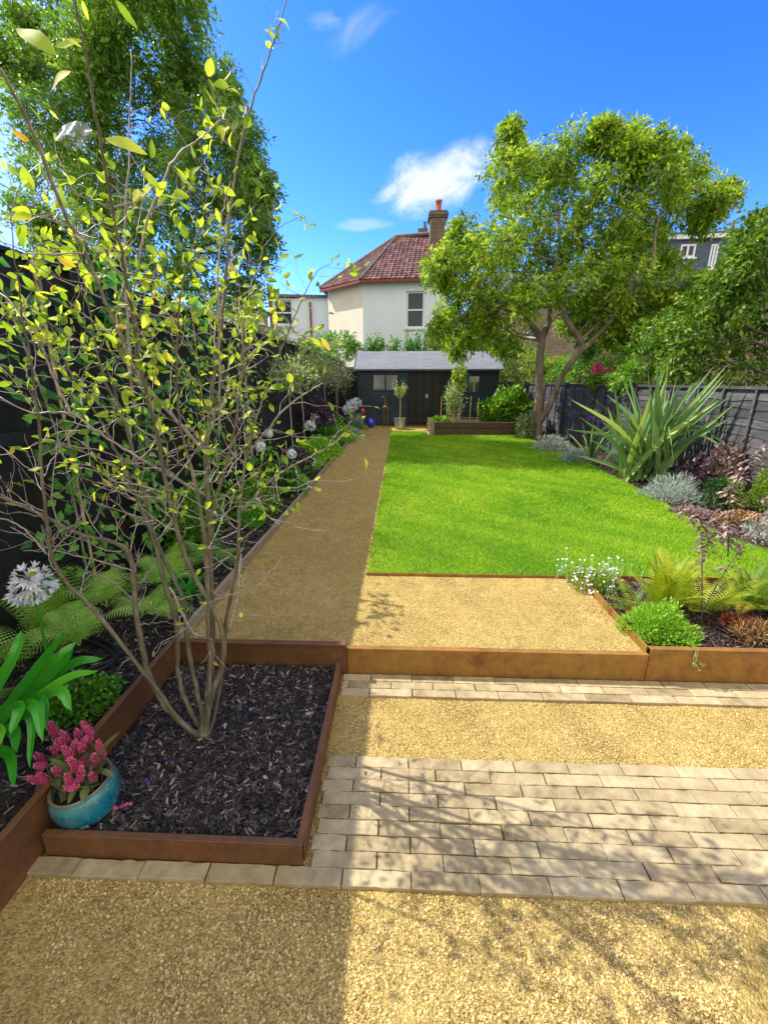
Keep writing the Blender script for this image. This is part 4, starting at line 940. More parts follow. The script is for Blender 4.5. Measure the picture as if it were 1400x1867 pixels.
bl = [(925, 290, 34), (935, 330, 38), (960, 275, 30), (1010, 275, 40), (1055, 265, 36), (1000, 330, 50), (960, 380, 50), (1105, 255, 26), (1140, 262, 30), (1125, 310, 44), (1185, 265, 26), (1200, 310, 42), (1245, 300, 28), (1265, 335, 34), (1305, 345, 20), (1240, 375, 32), (1285, 385, 14), (1060, 350, 45), (1110, 380, 48), (1170, 390, 50), (1180, 350, 40),
      (1020, 400, 52), (960, 440, 52), (905, 440, 42), (870, 450, 40), (835, 455, 30), (805, 470, 26), (850, 420, 18), (1080, 440, 54), (1140, 450, 52), (1165, 455, 34), (830, 500, 34), (880, 505, 44), (930, 505, 44), (990, 500, 46), (1050, 510, 46), (1100, 510, 44), (1150, 510, 42), (1180, 550, 36),
      (850, 550, 34), (905, 560, 40), (960, 555, 36), (1100, 560, 40), (1140, 585, 34), (820, 590, 22), (880, 600, 26), (920, 615, 20), (840, 620, 16), (1060, 565, 26), (1090, 600, 24), (1200, 600, 26), (1040, 580, 16), (1200, 560, 34), (1235, 520, 30), (1190, 620, 28), (1135, 625, 26), (1245, 575, 32), (1275, 540, 26), (1215, 480, 20), (800, 510, 18)]
bl = [(a_, b_ + (14 if b_ < 420 else 4), c_ * .84) for a_, b_, c_ in bl] + [(1320, 352, 9), (1228, 268, 9), (1152, 250, 9), (1098, 245, 9), (928, 250, 9)]
crown_tree('two_stemmed_tree', 'leaning two stemmed tree with drooping light green leaves at the end of the lawn', 'tree', 'tree_r', 'bark_r', limbs, pb(bl, TY, 1.3), 19, .125, .025, nl=7, droop=.4, sub=9, subr=.40, spray=.36, hollow=0)

# --- dense tree beyond the black fence
YL_ = 12.5
bs = at(250, 700, Y=YL_)
limbs = [([(bs[0], YL_, PZ - .1), (bs[0] + .1, YL_, 2.5), (bs[0] - .1, YL_ + .1, 5), (bs[0] + .1, YL_, 8), (bs[0], YL_, 10.5)], [.28, .24, .18, .1, .03]),
         ([(bs[0], YL_, 2), (bs[0] + 1.2, YL_, 3.6), (bs[0] + 2, YL_, 5.5)], [.14, .1, .03]), ([(bs[0], YL_, 2.2), (bs[0] - 1.3, YL_, 3.8), (bs[0] - 2.2, YL_, 6)], [.14, .1, .03])]
bl = [(300, -60, 60), (230, -40, 60), (320, 10, 42), (250, 20, 55), (170, 10, 52), (110, 50, 48), (60, 70, 34), (180, 90, 60), (260, 90, 60), (330, 80, 45), (370, 130, 42), (300, 170, 60), (220, 180, 65), (140, 160, 60), (70, 140, 50), (70, 220, 46), (140, 250, 60), (220, 270, 65), (300, 260, 65), (370, 220, 50), (410, 190, 30), (420, 260, 42), (445, 320, 40), (380, 320, 55), (300, 340, 60), (220, 350, 60), (150, 340, 55), (90, 310, 45), (465, 365, 26), (440, 400, 42), (380, 410, 55), (300, 430, 60), (220, 440, 60), (150, 430, 55), (470, 440, 24), (440, 480, 40), (380, 500, 55), (300, 520, 60), (220, 520, 55), (440, 545, 32), (390, 570, 42), (320, 590, 45), (60, 400, 30), (100, 470, 50), (150, 520, 50), (480, 340, 14), (30, 110, 22), (260, 600, 44)]
bl = [(a_, b_, c_ * .86) for a_, b_, c_ in bl]
crown_tree('dense_tree', 'tall dense dark green tree rising behind the black fence', 'tree', 'tree_l', 'bark_d', limbs, pb(bl, YL_, 1.5), 36, .115, .026, nl=8, droop=.35, sub=8, subr=.50, spray=.40, hollow=0)

# --- trees and bushes behind the grey fence and the houses
def bush_tree(name, label, cat, mat, Y, base_px, bl, per=16, L=.10, W=.03, dy=.6, group='greenery beyond the fences', droop=.3, sub=5, nl=6, bark='bark_d', spray=.3, zb=-.2):
    b = at(base_px, 700, Y=Y); B = pb(bl, Y, dy); top = max(q[2] for q in B)
    limbs = [([(b[0], Y, zb), (b[0] + .05, Y, zb + (top - zb) * .5), (b[0] + .1, Y, top - .3)], [.09, .06, .02])]
    return crown_tree(name, label, cat, mat, bark, limbs, B, per, L, W, nl=nl, group=group, droop=droop, sub=sub, subr=.5, spray=spray, trunk_n=7)
bush_tree('leafy_tree', 'light green leafy tree leaning in from the right edge beyond the grey fence', 'tree', 'tree_s', 8.2, 1420, [(1370, 430, 40), (1385, 480, 34), (1405, 450, 40), (1315, 520, 30), (1395, 530, 56), (1330, 550, 50), (1270, 560, 45), (1390, 600, 60), (1320, 620, 50), (1250, 610, 42), (1240, 655, 36), (1380, 660, 50), (1300, 670, 40), (1400, 410, 20), (1440, 560, 60), (1440, 460, 60)], per=20, L=.10, W=.026, droop=.4, dy=.9, sub=8, nl=6)
bush_tree('broad_bush', 'deep green bush right of the pink rose behind the fence', 'bush', 'bush', 9.5, 1190, [(1190, 600, 36), (1170, 650, 40), (1215, 660, 40), (1230, 620, 34), (1150, 680, 28), (1205, 690, 30), (1240, 690, 30)], per=24, L=.09, W=.02)
bush_tree('pale_bush', 'yellow green bush between shed and leaning tree, behind the fence', 'bush', 'bush_y', 17.5, 940, [(925, 665, 30), (950, 655, 32), (975, 670, 28), (1000, 670, 26), (905, 680, 22), (960, 685, 26), (1030, 675, 24)], per=20, L=.12, W=.035)
bush_tree('broad_bush', 'grey green bush left of the pink rose behind the fence', 'bush', 'bush', 14, 1050, [(1040, 660, 26), (1060, 680, 26), (1080, 655, 24), (1020, 690, 20), (1060, 640, 18), (1100, 690, 18)], per=18, L=.11, W=.03)
bush_tree('broad_bush', 'dark leafy bush close behind the right end of the shed roof', 'bush', 'bush', 18.5, 870, [(860, 610, 30), (890, 620, 28), (830, 615, 24), (905, 645, 22), (875, 640, 22), (925, 630, 20)], per=20, L=.12, W=.035)
bush_tree('tall_hedge', 'bright green feathery hedge in front of the right end of the white house', 'hedge', 'bush_y', 18.0, 805, [(790, 600, 16), (800, 570, 14), (810, 620, 22), (830, 590, 24), (840, 555, 22), (795, 630, 14), (825, 625, 20)], per=24, L=.10, W=.022)
bush_tree('tall_hedge', 'bright green spiky hedge below the sunlit side wall, left of the shed', 'hedge', 'climb', 18.0, 560, [(480, 640, 20), (510, 645, 20), (540, 640, 20), (570, 640, 18), (600, 635, 20), (628, 632, 18), (645, 640, 14), (615, 655, 20), (580, 660, 20)], per=24, L=.12, W=.022, droop=-.3)
# shoots above the shed roof
g = G()
for i in range(60):
    px = rng.uniform(664, 800); b = at(px, 655, Y=17.8); top = at(px, rng.uniform(612, 636), Y=17.8); h = top[2]; P = spline([b, (b + top) / 2 + rng.normal(0, .04, 3), top + rng.normal(0, .08, 3)], 4)
    k = 26; q = P[rng.integers(2, len(P), k)] + rng.normal(0, .05, (k, 3)); leaves(g, q, rdir(k, .8), rdir(k), .16, .022, cards=True); tube(g, P, .008, 3, a=.4)
o = g.build('leafy_shoots', LM['climb'], origin=at(730, 655, Y=17.8)); tag(o, 'upright green shoots of a hedge rising over the shed roof ridge', 'hedge', 'greenery beyond the fences')
# climbing rose with pink flowers, trellis
bush_tree('climbing_rose', 'rambling rose with pink and red blooms leaning over the grey fence', 'rose bush', 'bush', 11.0, 1115, [(1095, 680, 20), (1120, 690, 20), (1145, 685, 16), (1080, 695, 14)], per=16, L=.08, W=.025)
rose = bpy.data.objects['climbing_rose']
for (px, py, r) in [(1088, 668, 9), (1095, 674, 8), (1082, 676, 7), (1104, 680, 6), (1148, 683, 9), (1140, 692, 7), (1126, 688, 5), (1152, 692, 6), (1160, 686, 4), (1112, 674, 5)]:
    c = at(px, py, Y=10.4); v = rdir(40); rr = r * 10.4 / F * .8; g = G()
    leaves(g, c + v * rr * .3, v, rdir(40), rr * .75, rr * .45, cards=True); part(g, 'bloom', M['petal_p'], rose)
root = empty('trellis_panel', at(1130, 700, Y=12.5), 'brown square lattice trellis showing above the fence by the rose', 'trellis'); g = G()
p0, p1 = at(1100, 680, Y=12.5), at(1168, 655, Y=12.5)
for x in np.linspace(p0[0], p1[0], 8): box(g, x - .012, x + .012, 12.48, 12.492, -.1, p1[2])
for z in np.linspace(1.3, p1[2] - .02, 5): box(g, p0[0], p1[0], 12.493, 12.505, z - .012, z + .012)
part(g, 'lattice', M['cane'], root)

# --- sword leaved plant
c0 = at(1172, 885, z=0) + [.25, .5, 0]
root = empty('sword_leaf_plant', c0, 'huge spiky plant of long grey green sword leaves against the grey fence', 'plant'); g = G()
tips = [(1040, 728), (1056, 760), (1030, 782), (1066, 716), (1098, 735), (1118, 700), (1134, 690), (1150, 706), (1180, 662), (1196, 652), (1214, 690), (1233, 684), (1250, 722), (1268, 700), (1290, 690), (1302, 666), (1322, 680), (1350, 678), (1338, 716), (1340, 735), (1330, 762), (1300, 790), (1324, 748), (1290, 822), (1284, 842), (1052, 830), (1075, 800), (1165, 740), (1225, 730), (1300, 710), (1310, 730), (1200, 720), (1108, 770), (1260, 760), (1280, 745)]
for i in range(125):
    if i < len(tips): px, py = tips[i]; w_ = .038
    else: px, py = 1192 + rng.normal(0, 60), 752 + rng.normal(0, 42); px += (800 - py) * .3; w_ = .038
    Yt = c0[1] + rng.normal(0, .5) + (py - 760) * -.001
    dr_ = ray(px, py); Yt = min(Yt, (XR - .14) / max(dr_[0], .01) * dr_[1]); tpnt = at(px, py, Y=Yt)
    b = c0 + rng.normal(0, 1, 3) * [.17, .13, 0] + (tpnt - c0) * [.06, .03, 0]
    L = np.linalg.norm(tpnt - b); mid = (b + tpnt) / 2 + np.array([0, 0, 1]) * L * rng.uniform(-.01, .09) - (tpnt - b) * [.10, .06, 0]
    P = spline([b, mid, tpnt], 8); 
    if i % 9 == 4: P[11:] -= np.linspace(0, 1, len(P) - 11)[:, None] ** 1.2 * np.array([-.1 if px > 1180 else .1, .1, L * .42])
    ribbon(g, P, np.interp(np.linspace(0, 1, len(P)), [0, .2, .6, .85, 1], [.7, 1, .95, .5, .03]) * w_ * rng.uniform(.75, 1.15), up=unit(np.array([rng.normal(0, .9), -1, .3])), fold=.45, a=float(np.clip(rng.beta(2, 2.4), 0, 1)))
part(g, 'leaves', LM['phor'], root)

# --- right border planting
GB = 'small plants in the sunny bed'
def gp(px, py, z=-.02): return at(px, py, z=z)
mound('silver_shrub', gp(1222, 912), (.36, .32, .30), 2600, .075, .0035, 'silver', 'wispy silver shrub at the lawn edge in front of the sword leaved plant', 'shrub', GB, hollow=.2, up=.9)
mound('silver_shrub', gp(1005, 822), (.42, .4, .30), 1500, .09, .007, 'silver', 'silvery grey shrub at the foot of the leaning tree', 'shrub', GB, hollow=.3, up=.6)
mound('silver_shrub', gp(1050, 842), (.30, .35, .26), 1100, .08, .008, 'silver', 'small silvery shrub left of the spiky plant near the lawn', 'shrub', GB, hollow=.3, up=.6)
r_ = empty('iris_clump', gp(1062, 850) + [.25, .3, 0], 'clump of upright blue green blades between silver shrub and spiky plant', 'plant', GB); g = G(); clump(g, r_.location, 26, 1.0, .016, droop=.25, elev=(.95, 1.45)); part(g, 'leaves', LM['phor'], r_)
for q_ in ([-.1, 0, .85], [.12, .05, .78]):
    g = G(); umbel(g, np.array(r_.location) + q_, .02, 22, .05, .018); part(g, 'flower_head', M['petal_v'], r_)
# pale climber at the foot of the tree
mound('ivy_clump', gp(962, 802) + [0, .25, 0], (.28, .3, .75), 1100, .07, .03, 'olive', 'pale trailing ivy around the base of the leaning tree', 'ivy', GB, hollow=.5)
mound('leafy_bush', np.array([3.0, 13.6, .3]), (.85, .55, .95), 3600, .13, .045, 'bush', 'large bright green bush spilling over the right end of the sleeper bed', 'bush', 'plants in the raised bed', hollow=.5, shape=LEAF_MID)
bpy.data.objects['leafy_bush'].location = tuple(at(925, 768, Y=13.6))
mound('leafy_bush', at(690 + 0, 700, Y=13.4) * 0 + [*at(803, 768, Y=13.2)[:2], .28], (.3, .25, .14), 260, .12, .04, 'bush', 'low broad leaved plant at the left end of the sleeper bed', 'plant', 'plants in the raised bed')
# dark and dry plants on the right
mound('dark_leaved_shrub', gp(1268, 905) + [.15, .3, 0], (.26, .3, .5), 420, .10, .03, 'purple', 'dark purple leaved shrub in the shade beside the spiky plant', 'shrub', GB, hollow=.4, up=-.2, shape=LEAF_MID)
mound('mauve_shrub', gp(1318, 912) + [.2, .35, .25], (.26, .26, .40), 650, .085, .018, 'mauve', 'dusty mauve leaved shrub against the grey fence', 'shrub', GB, hollow=.4, shape=LEAF_MID)
mound('small_leaf_shrub', gp(1300, 925), (.16, .16, .42), 1500, .028, .011, 'dark', 'small upright shrub with tiny round dark leaves below the mauve shrub', 'shrub', GB, hollow=.4)
mound('small_leaf_shrub', gp(1325, 925), (.13, .13, .40), 1100, .028, .011, 'bush_y', 'small upright shrub with tiny yellow green leaves below the mauve shrub', 'shrub', GB, hollow=.4)
mound('small_leaf_shrub', gp(1345, 880) + [.2, .4, 0], (.14, .14, .8), 1200, .03, .012, 'climb', 'thin green climber on the grey fence by the mauve shrub', 'climber', GB, hollow=.4)
mound('dry_groundcover', gp(1350, 955), (.28, .15, .12), 900, .05, .012, 'brown', 'patch of dried brown leaves at the lawn edge by the fence', 'plant', GB, hollow=.3)
mound('dry_groundcover', gp(1262, 940), (.22, .22, .08), 700, .045, .012, 'mauve', 'low brownish creeping plant between silver shrub and dry patch', 'plant', GB, hollow=.3)
mound('yellow_shrub', gp(1392, 930), (.16, .2, .55), 1500, .05, .012, 'bush_y', 'yellow green shrub cut by the right edge of the picture, near the fence', 'shrub', GB)
mound('silver_shrub', gp(1395, 985), (.18, .2, .25), 700, .05, .006, 'silver', 'small silvery shrub cut by the right edge of the picture', 'shrub', GB, hollow=.3)
# front bed: ferns, lime mound, daisies, young acer
mound('lime_mound', gp(1208, 1170) + [0, .06, 0], (.20, .17, .20), 5200, .026, .0045, 'lime', 'low bright lime green mound beside the steel divider', 'plant', GB, hollow=.35, up=.9)
r_ = mound('daisy_plant', gp(1082, 1070), (.19, .17, .13), 1700, .032, .004, 'bush_y', 'spreading plant of small white daisies at the lawn corner', 'daisies', GB, hollow=.1, up=.6, flowers=('petal_w', 70, .0095, 9))
g = G()
for i in range(60):
    c = np.array(r_.location) + rng.normal(0, 1, 3) * [.17, .10, 0] + [-.03, .02, rng.uniform(.08, .24)]; v = unit(rng.normal(0, .3, 3) + [0, -.3, 1]); s = unit(np.cross(v, [.2, .5, .1])); u = np.cross(v, s); th = np.arange(10) * .628
    leaves(g, np.repeat(c[None], 10, 0), np.cos(th)[:, None] * s + np.sin(th)[:, None] * u, v, .010, .003, cards=True, curl=0); tube(g, [c, c - [rng.normal(0, .02), 0, .12]], .0008, 3)
part(g, 'blossom', M['petal_w'], r_)
fern(gp(1210, 1112), 15, .62, 'yellow fern with upright fronds behind the lime mound', 'fern_y', a0=.28, el=(.85, 1.4), droop=.35, pairs=24, pin=.2, bi=False)
fern(gp(1285, 1115), 12, .54, 'golden yellow fern right of the upright fern in the front bed', 'fern_y', a0=.42, el=(.5, 1.1), droop=.35, pairs=24, pin=.2, bi=False)
fern(gp(1165, 1112), 8, .34, 'green fern with orange tipped fronds next to the daisies', 'fern_y', a0=.25, el=(.4, 1.0), droop=.4, pairs=20, pin=.22, bi=False)
fern(gp(1350, 1112) + [.05, 0, 0], 13, .58, 'tall drooping green fern by the right edge of the front bed', 'fern_y', a0=.15, el=(.8, 1.4), droop=.45, pairs=24, pin=.19, bi=False)
fern(gp(1415, 1110), 12, .60, 'fern cut by the right edge of the picture above the steel wall', 'fern_y', a0=.3, el=(.7, 1.35), droop=.45, pairs=22, pin=.19, bi=False)
mound('red_leaved_plant', gp(1345, 1140), (.10, .07, .05), 240, .04, .012, 'red', 'small plant with dull red leaves under the right hand fern', 'plant', GB)
mound('red_leaved_plant', gp(1165, 1125), (.09, .07, .06), 260, .035, .004, 'red', 'tuft of reddish stems between daisies and lime mound', 'plant', GB)
mound('straw_tuft', gp(1385, 1165), (.16, .08, .10), 500, .05, .006, 'brown', 'straw coloured dry tuft near the right end of the steel wall', 'plant', GB)
# young acer: thin dark stems, few leaves
b = gp(1262, 1175) ; b[1] += .22; YA_ = b[1]
root = empty('young_shrub', b, 'young bare shrub with thin dark stems and small coppery leaves in the front bed', 'shrub', GB); g = G(); gl = G()
for pts in ([(1278, 1150, 0), (1279, 1080, 0), (1280, 1010, .02), (1290, 985, .03), (1278, 955, .05), (1240, 925, .05)], [(1290, 985, .03), (1310, 968, .05), (1330, 962, .06)], [(1278, 1120, 0), (1310, 1060, .03), (1350, 1000, .1), (1385, 950, .15), (1420, 890, .2)], [(1326, 1015, .06), (1328, 960, .08), (1332, 900, .12), (1355, 860, .15), (1400, 810, .2)], [(1350, 1000, .1), (1330, 985, .1), (1318, 960, .1)]):
    P = spline([at(x, y, Y=YA_ + d) for x, y, d in pts], 6); tube(g, P, np.linspace(.0042, .0016, len(P)), 5)
    for i in range(len(P) // 3, len(P)):
        for k in range(6):
            th = k * .5 - 1 + rng.normal(0, .1); leaves(gl, P[i] + rng.normal(0, .025, 3), [math.sin(th), rng.normal(0, .3), -.4 + math.cos(th) * .3], rdir(1)[0] + [0, 0, 1.5], rng.uniform(.03, .07), .010, LEAF_MID, .2, .2)
part(g, 'stems', M['bark_d'], root); part(gl, 'leaves', LM['mauve'], root)
# trailing sprig over the steel wall
p = [at(1255, 1170, Y=2.2), at(1268, 1185, Y=2.12), at(1266, 1200, Y=2.09), at(1275, 1215, Y=2.09)]
root = empty('trailing_sprig', p[0], 'small pale sprig trailing over the top of the rusty steel wall', 'plant', GB); g = G()
for q in range(5):
    e = p[-1] + rng.normal(0, .02, 3) * [1.3, .2, 1]; tube(g, spline([p[0], p[1] + rng.normal(0, .006, 3), p[2] + rng.normal(0, .012, 3) * [1, .2, 1], e], 4), .0014, 4)
    leaves(g, np.repeat(e[None], 4, 0), rdir(4), [0, -1, .3], .018, .003, cards=True)
part(g, 'stems', LM['pale'], root)
# ------------------------------------------------------------------ bed along the black fence
GL = 'plants in the shady bed'
BZ = .0
def lp(px, py): return at(px, py, z=BZ)
# near strap leaved plant at the lower left, leaves traced from root to tip
c0 = np.array([-1.80, 1.30, .0])
root = empty('strap_leaf_plant', c0, 'glossy green strap leaved plant at the lower left behind the pink potted flowers', 'plant', GL); g = G()
for (mx_, my_, tx, ty, dy) in [(60, 1230, 122, 1152, .05), (90, 1215, 140, 1170, .12), (100, 1225, 136, 1183, .0), (110, 1225, 190, 1200, .05), (100, 1250, 180, 1223, -.05), (90, 1265, 132, 1295, -.1), (60, 1275, 86, 1330, -.15), (50, 1285, 80, 1352, -.2), (45, 1300, 55, 1400, -.2), (20, 1330, 32, 1372, -.25), (10, 1370, 28, 1435, -.3), (30, 1290, 20, 1340, -.2), (60, 1255, 100, 1190, .2), (20, 1210, 40, 1150, .15), (0, 1330, -40, 1420, -.3), (70, 1262, 125, 1270, 0), (-20, 1200, -10, 1120, .2)]:
    m_ = at(mx_, my_, Y=c0[1] + dy * .5); t_ = at(tx, ty, Y=c0[1] + dy); P = spline([c0 + rng.normal(0, .02, 3), m_, t_], 9); ribbon(g, P, np.interp(np.linspace(0, 1, len(P)), [0, .15, .45, .7, .9, 1], [.6, .85, 1, .85, .5, .02]) * .019 * rng.uniform(.8, 1.15), up=(.35, -.6, .7), fold=.35, a=rng.uniform(.2, 1))
clump(g, c0, 14, .42, .016, droop=.7, amin=2, amax=5)
part(g, 'leaves', LM['strap'], root)
def agapanthus(c, h, r, label, lean=(0, 0), nfl=34, leaf=None, petalL=.045, single=True):
    root = empty('white_flower_plant', c, label, 'flower', 'white flowering plants in the shady bed')
    c = np.asarray(c, float); top = c + [lean[0], lean[1], h]
    g = G(); tube(g, spline([c, (c + top) / 2 + rng.normal(0, .01, 3), top], 5), np.linspace(.006, .004, 11), 6, a=.6)
    if leaf: clump(g, c, leaf[0], leaf[1], leaf[2], droop=.6)
    part(g, 'leaves', LM['strap'], root)
    g = G(); v = rdir(nfl, .3)
    for d in v:
        e = top + d * r * rng.uniform(.6, 1.0) - [0, 0, r * .2]; tube(g, [top, (top + e) / 2 + [0, 0, r * .15], e], .0012, 3, a=.2)
        dd = unit(d + [0, 0, -.5]); s = unit(np.cross(dd, [.3, .5, .8])); u = np.cross(dd, s); th = np.arange(6) * 1.047
        leaves(g, np.repeat(e[None], 6, 0), dd + .38 * (np.cos(th)[:, None] * s + np.sin(th)[:, None] * u), (np.cos(th)[:, None] * s + np.sin(th)[:, None] * u), petalL * rng.uniform(.8, 1.1), petalL * .17, LANCE, .1, -.35)
    part(g, 'flower_head', M['petal_w'], root); return root
q = at(58, 1062, Y=1.62); agapanthus((q[0] - .05, 1.66, 0), q[2], .085, 'large white starry flower head in front of the ferns at the left edge', (.05, -.04), 44, petalL=.038)
fern((-2.05, 1.75, .05), 9, .58, 'green fern at the left edge behind the white flower head', el=(.7, 1.35), droop=.5, a0=.45)
fern((-1.78, 1.98, .08), 8, .50, 'bright green fern with drooping fronds beside the steel edge, left of the stems', el=(.7, 1.35), droop=.5, a0=.7)
fern((-1.95, 2.45, .05), 9, .62, 'tall light green fern against the black fence', el=(.75, 1.4), droop=.45, a0=.6)
fern((-1.56, 2.32, .08), 8, .42, 'fern hanging over the corner of the steel planter', el=(.6, 1.25), droop=.55, a0=.75)
fern((-1.55, 1.45, .0) if False else (-1.95, 1.45, .0), 7, .42, 'small fern between the strap leaves and the black fence', el=(.4, 1.0), a0=.4)
fern((-1.62, 3.30, .02), 10, .50, 'dark green fern just this side of the clipped ball', el=(.4, 1.1), a0=.3)
fern((-1.95, 3.05, .02), 9, .5, 'fern close to the fence behind the multi stemmed tree', el=(.5, 1.2), a0=.5)
c = lp(285, 1130); c = np.array([-1.52, 2.72, 0.])
root = empty('grassy_clump', c, 'narrow leaved grassy clump at the path side of the ferns', 'plant', GL); g = G(); clump(g, c, 70, .30, .005, droop=.55, elev=(.6, 1.4)); part(g, 'leaves', LM['strap'], root)
mound('round_leaf_groundcover', (-1.55, 1.62, 0), (.19, .17, .10), 2600, .020, .010, 'climb', 'mat of tiny round dark green leaves beside the rusty steel edge', 'plant', GL, hollow=.5, shape=LEAF_MID)
mound('leafy_filler', (-1.72, 4.75, 0), (.30, .40, .36), 1500, .06, .018, 'bush', 'green leafy plant just beyond the clipped ball against the climbers', 'plant', GL, hollow=.3)
mound('leafy_filler', (-2.0, 3.9, 0), (.22, .45, .6), 1400, .07, .022, 'climb', 'tall leafy plant against the fence on the near side of the clipped ball', 'plant', GL, hollow=.3)
fern((-1.72, 2.78, .05), 9, .5, 'fresh green fern between the grassy clump and the black fence', el=(.7, 1.35), droop=.5, a0=.7)
fern((-2.1, 2.15, .05), 8, .6, 'upright fern touching the black fence, highest of the near ferns', el=(.8, 1.4), droop=.4, a0=.5)
# hose
g = G(); P = spline([(-2.15, 1.2, .03), (-1.9, 1.62, .04), (-1.62, 1.8, .06), (-1.55, 1.95, .05), (-1.75, 2.1, .04), (-2.1, 2.2, .03)], 10); tube(g, P, .011, 8); tube(g, P + [.01, -.05, .0], .011, 8); 
tag(g.build('watering_hose', M['fence_l'], smooth=True), 'black watering hose lying in the bed between ferns and strap leaves', 'hose')
# small white fallen flower
# clipped ball
def leafball(name, c, r, n, L, W, mat, label, cat, grp=None):
    root = empty(name, c, label, cat, grp); g = G(); v = rdir(n); rr = r * rng.uniform(.8, 1.02, n); P = np.asarray(c) + [0, 0, r * .95] + v * rr[:, None]
    leaves(g, P, unit(v + rdir(n) * .9 + [0, 0, .3]), rdir(n) + v, L * rng.uniform(.6, 1.2, n), W, LEAF_MID, .2, .1); part(g, 'foliage', LM[mat], root)
    g = G(); tube(g, [np.asarray(c) - [0, 0, .02], np.asarray(c) + [0, 0, r]], .012, 6); part(g, 'stem', M['twig'], root); return root
p = lp(466, 962); leafball('clipped_box_ball', (p[0] - .03, p[1], 0), .145, 5200, .017, .006, 'box', 'round clipped evergreen ball beside the path edge', 'topiary', GL)
mound('lime_mound', lp(536, 888), (.21, .32, .17), 2800, .035, .009, 'lime', 'bright green spreading mound just beyond the clipped ball', 'plant', GL, hollow=.4)
mound('blue_flowered_mat', lp(556, 852), (.34, .75, .22), 4600, .045, .009, 'lime', 'low mat of tiny blue flowers along the path edge', 'plant', GL, hollow=.4, flowers=('petal_b', 170, .014, 5))
mound('blue_grey_tuft', lp(492, 880) + [0, .1, 0], (.22, .3, .24), 1500, .07, .009, 'silver', 'blue grey tuft in front of the mat of blue flowers', 'plant', GL, hollow=.3)
mound('lime_mound', lp(596, 828), (.30, .6, .26), 2400, .06, .018, 'lime', 'fresh green mound halfway along the path edge', 'plant', GL)
mound('lime_mound', lp(624, 803), (.32, .8, .30), 2400, .07, .02, 'lime', 'yellow green mound far along the path edge', 'plant', GL)
mound('silver_shrub', lp(640, 795), (.26, .5, .22), 1000, .08, .012, 'silver', 'pale silver leaved plant near the far end of the path', 'plant', GL)
mound('silver_shrub', (-1.45, 14.2, 0), (.22, .3, .42), 380, .2, .012, 'silver', 'spiky silver plant beside the blue ball', 'plant', GL, up=1.2)
for i, (px, py, h, lab) in enumerate([(573, 762, .55, 'white flower head nearest the fence, halfway along the bed'), (566, 775, .42, 'drooping white flower head over the green mounds'), (598, 765, .48, 'small round white flower head beyond the halfway mounds'), (641, 738, .82, 'large white flower cluster at the far end of the bed near the shed'), (650, 733, .92, 'tallest white flower head beside the shed corner'), (632, 745, .75, 'white flower head left of the large far cluster')]):
    Y = (9.2, 8.6, 10.2, 13.6, 14.0, 13.0)[i]; q = at(px, py, Y=Y); r = (.07, .08, .07, .17, .16, .13)[i]
    agapanthus((q[0] + .03, Y, 0), q[2], r, lab, (-.03, 0), (26, 26, 26, 60, 50, 40)[i], leaf=(22, .55, .016), petalL=.07)
for i, (px, py, lab) in enumerate([(490, 790, 'creamy white flower cluster just left of the slender branch tips'), (532, 828, 'pale flower cluster hanging beside the blue grey tuft'), (475, 815, 'white flower cluster among the climber leaves')]):
    Y = (6.2, 5.6, 5.2)[i]; q = at(px, py, Y=Y)
    root = empty('white_flower_bush', (q[0], Y, 0), lab, 'flower', 'cream flower clusters'); g = G(); umbel(g, q, .065, 90, .022, .009, .5); part(g, 'flower_head', M['petal_w'], root)
    g = G(); tube(g, [(q[0], Y, 0), q], .006, 5, a=.5); k = 120; leaves(g, np.array([q[0], Y, 0]) + ball(k, (.2, .2, 1), .2) * [1, 1, .8 * q[2]] * [1, 1, 1] + [0, 0, q[2] * .1], rdir(k, .2), rdir(k) + [0, 0, 1], .09, .03, LEAF_MID, .2, .2); part(g, 'leaves', LM['climb'], root)
mound('purple_leaved_shrub', (-1.85, 9.6, .55), (.35, .7, .55), 1100, .09, .022, 'purple', 'dark purple leaved shrub against the fence beyond the blue flowers', 'shrub', GL, hollow=.2)
mound('purple_leaved_shrub', (-1.75, 7.0, .0), (.3, .5, .45), 800, .08, .018, 'purple', 'low blackish leaved shrub behind the mat of blue flowers', 'shrub', GL, hollow=.2)
mound('leafy_filler', (-1.8, 11.6, 0), (.36, .9, .55), 1800, .09, .025, 'climb', 'mixed green leafy plant between purple shrub and far white flowers', 'plant', GL, hollow=.3)
mound('leafy_filler', (-1.7, 8.4, 0), (.36, .9, .42), 2000, .08, .022, 'lime', 'fresh green plant under the nearer white flower heads', 'plant', GL, hollow=.3)
mound('leafy_filler', (-1.75, 5.6, 0), (.3, .5, .42), 1500, .07, .022, 'dark', 'deep green leafy plant behind the clipped ball', 'plant', GL, hollow=.3)
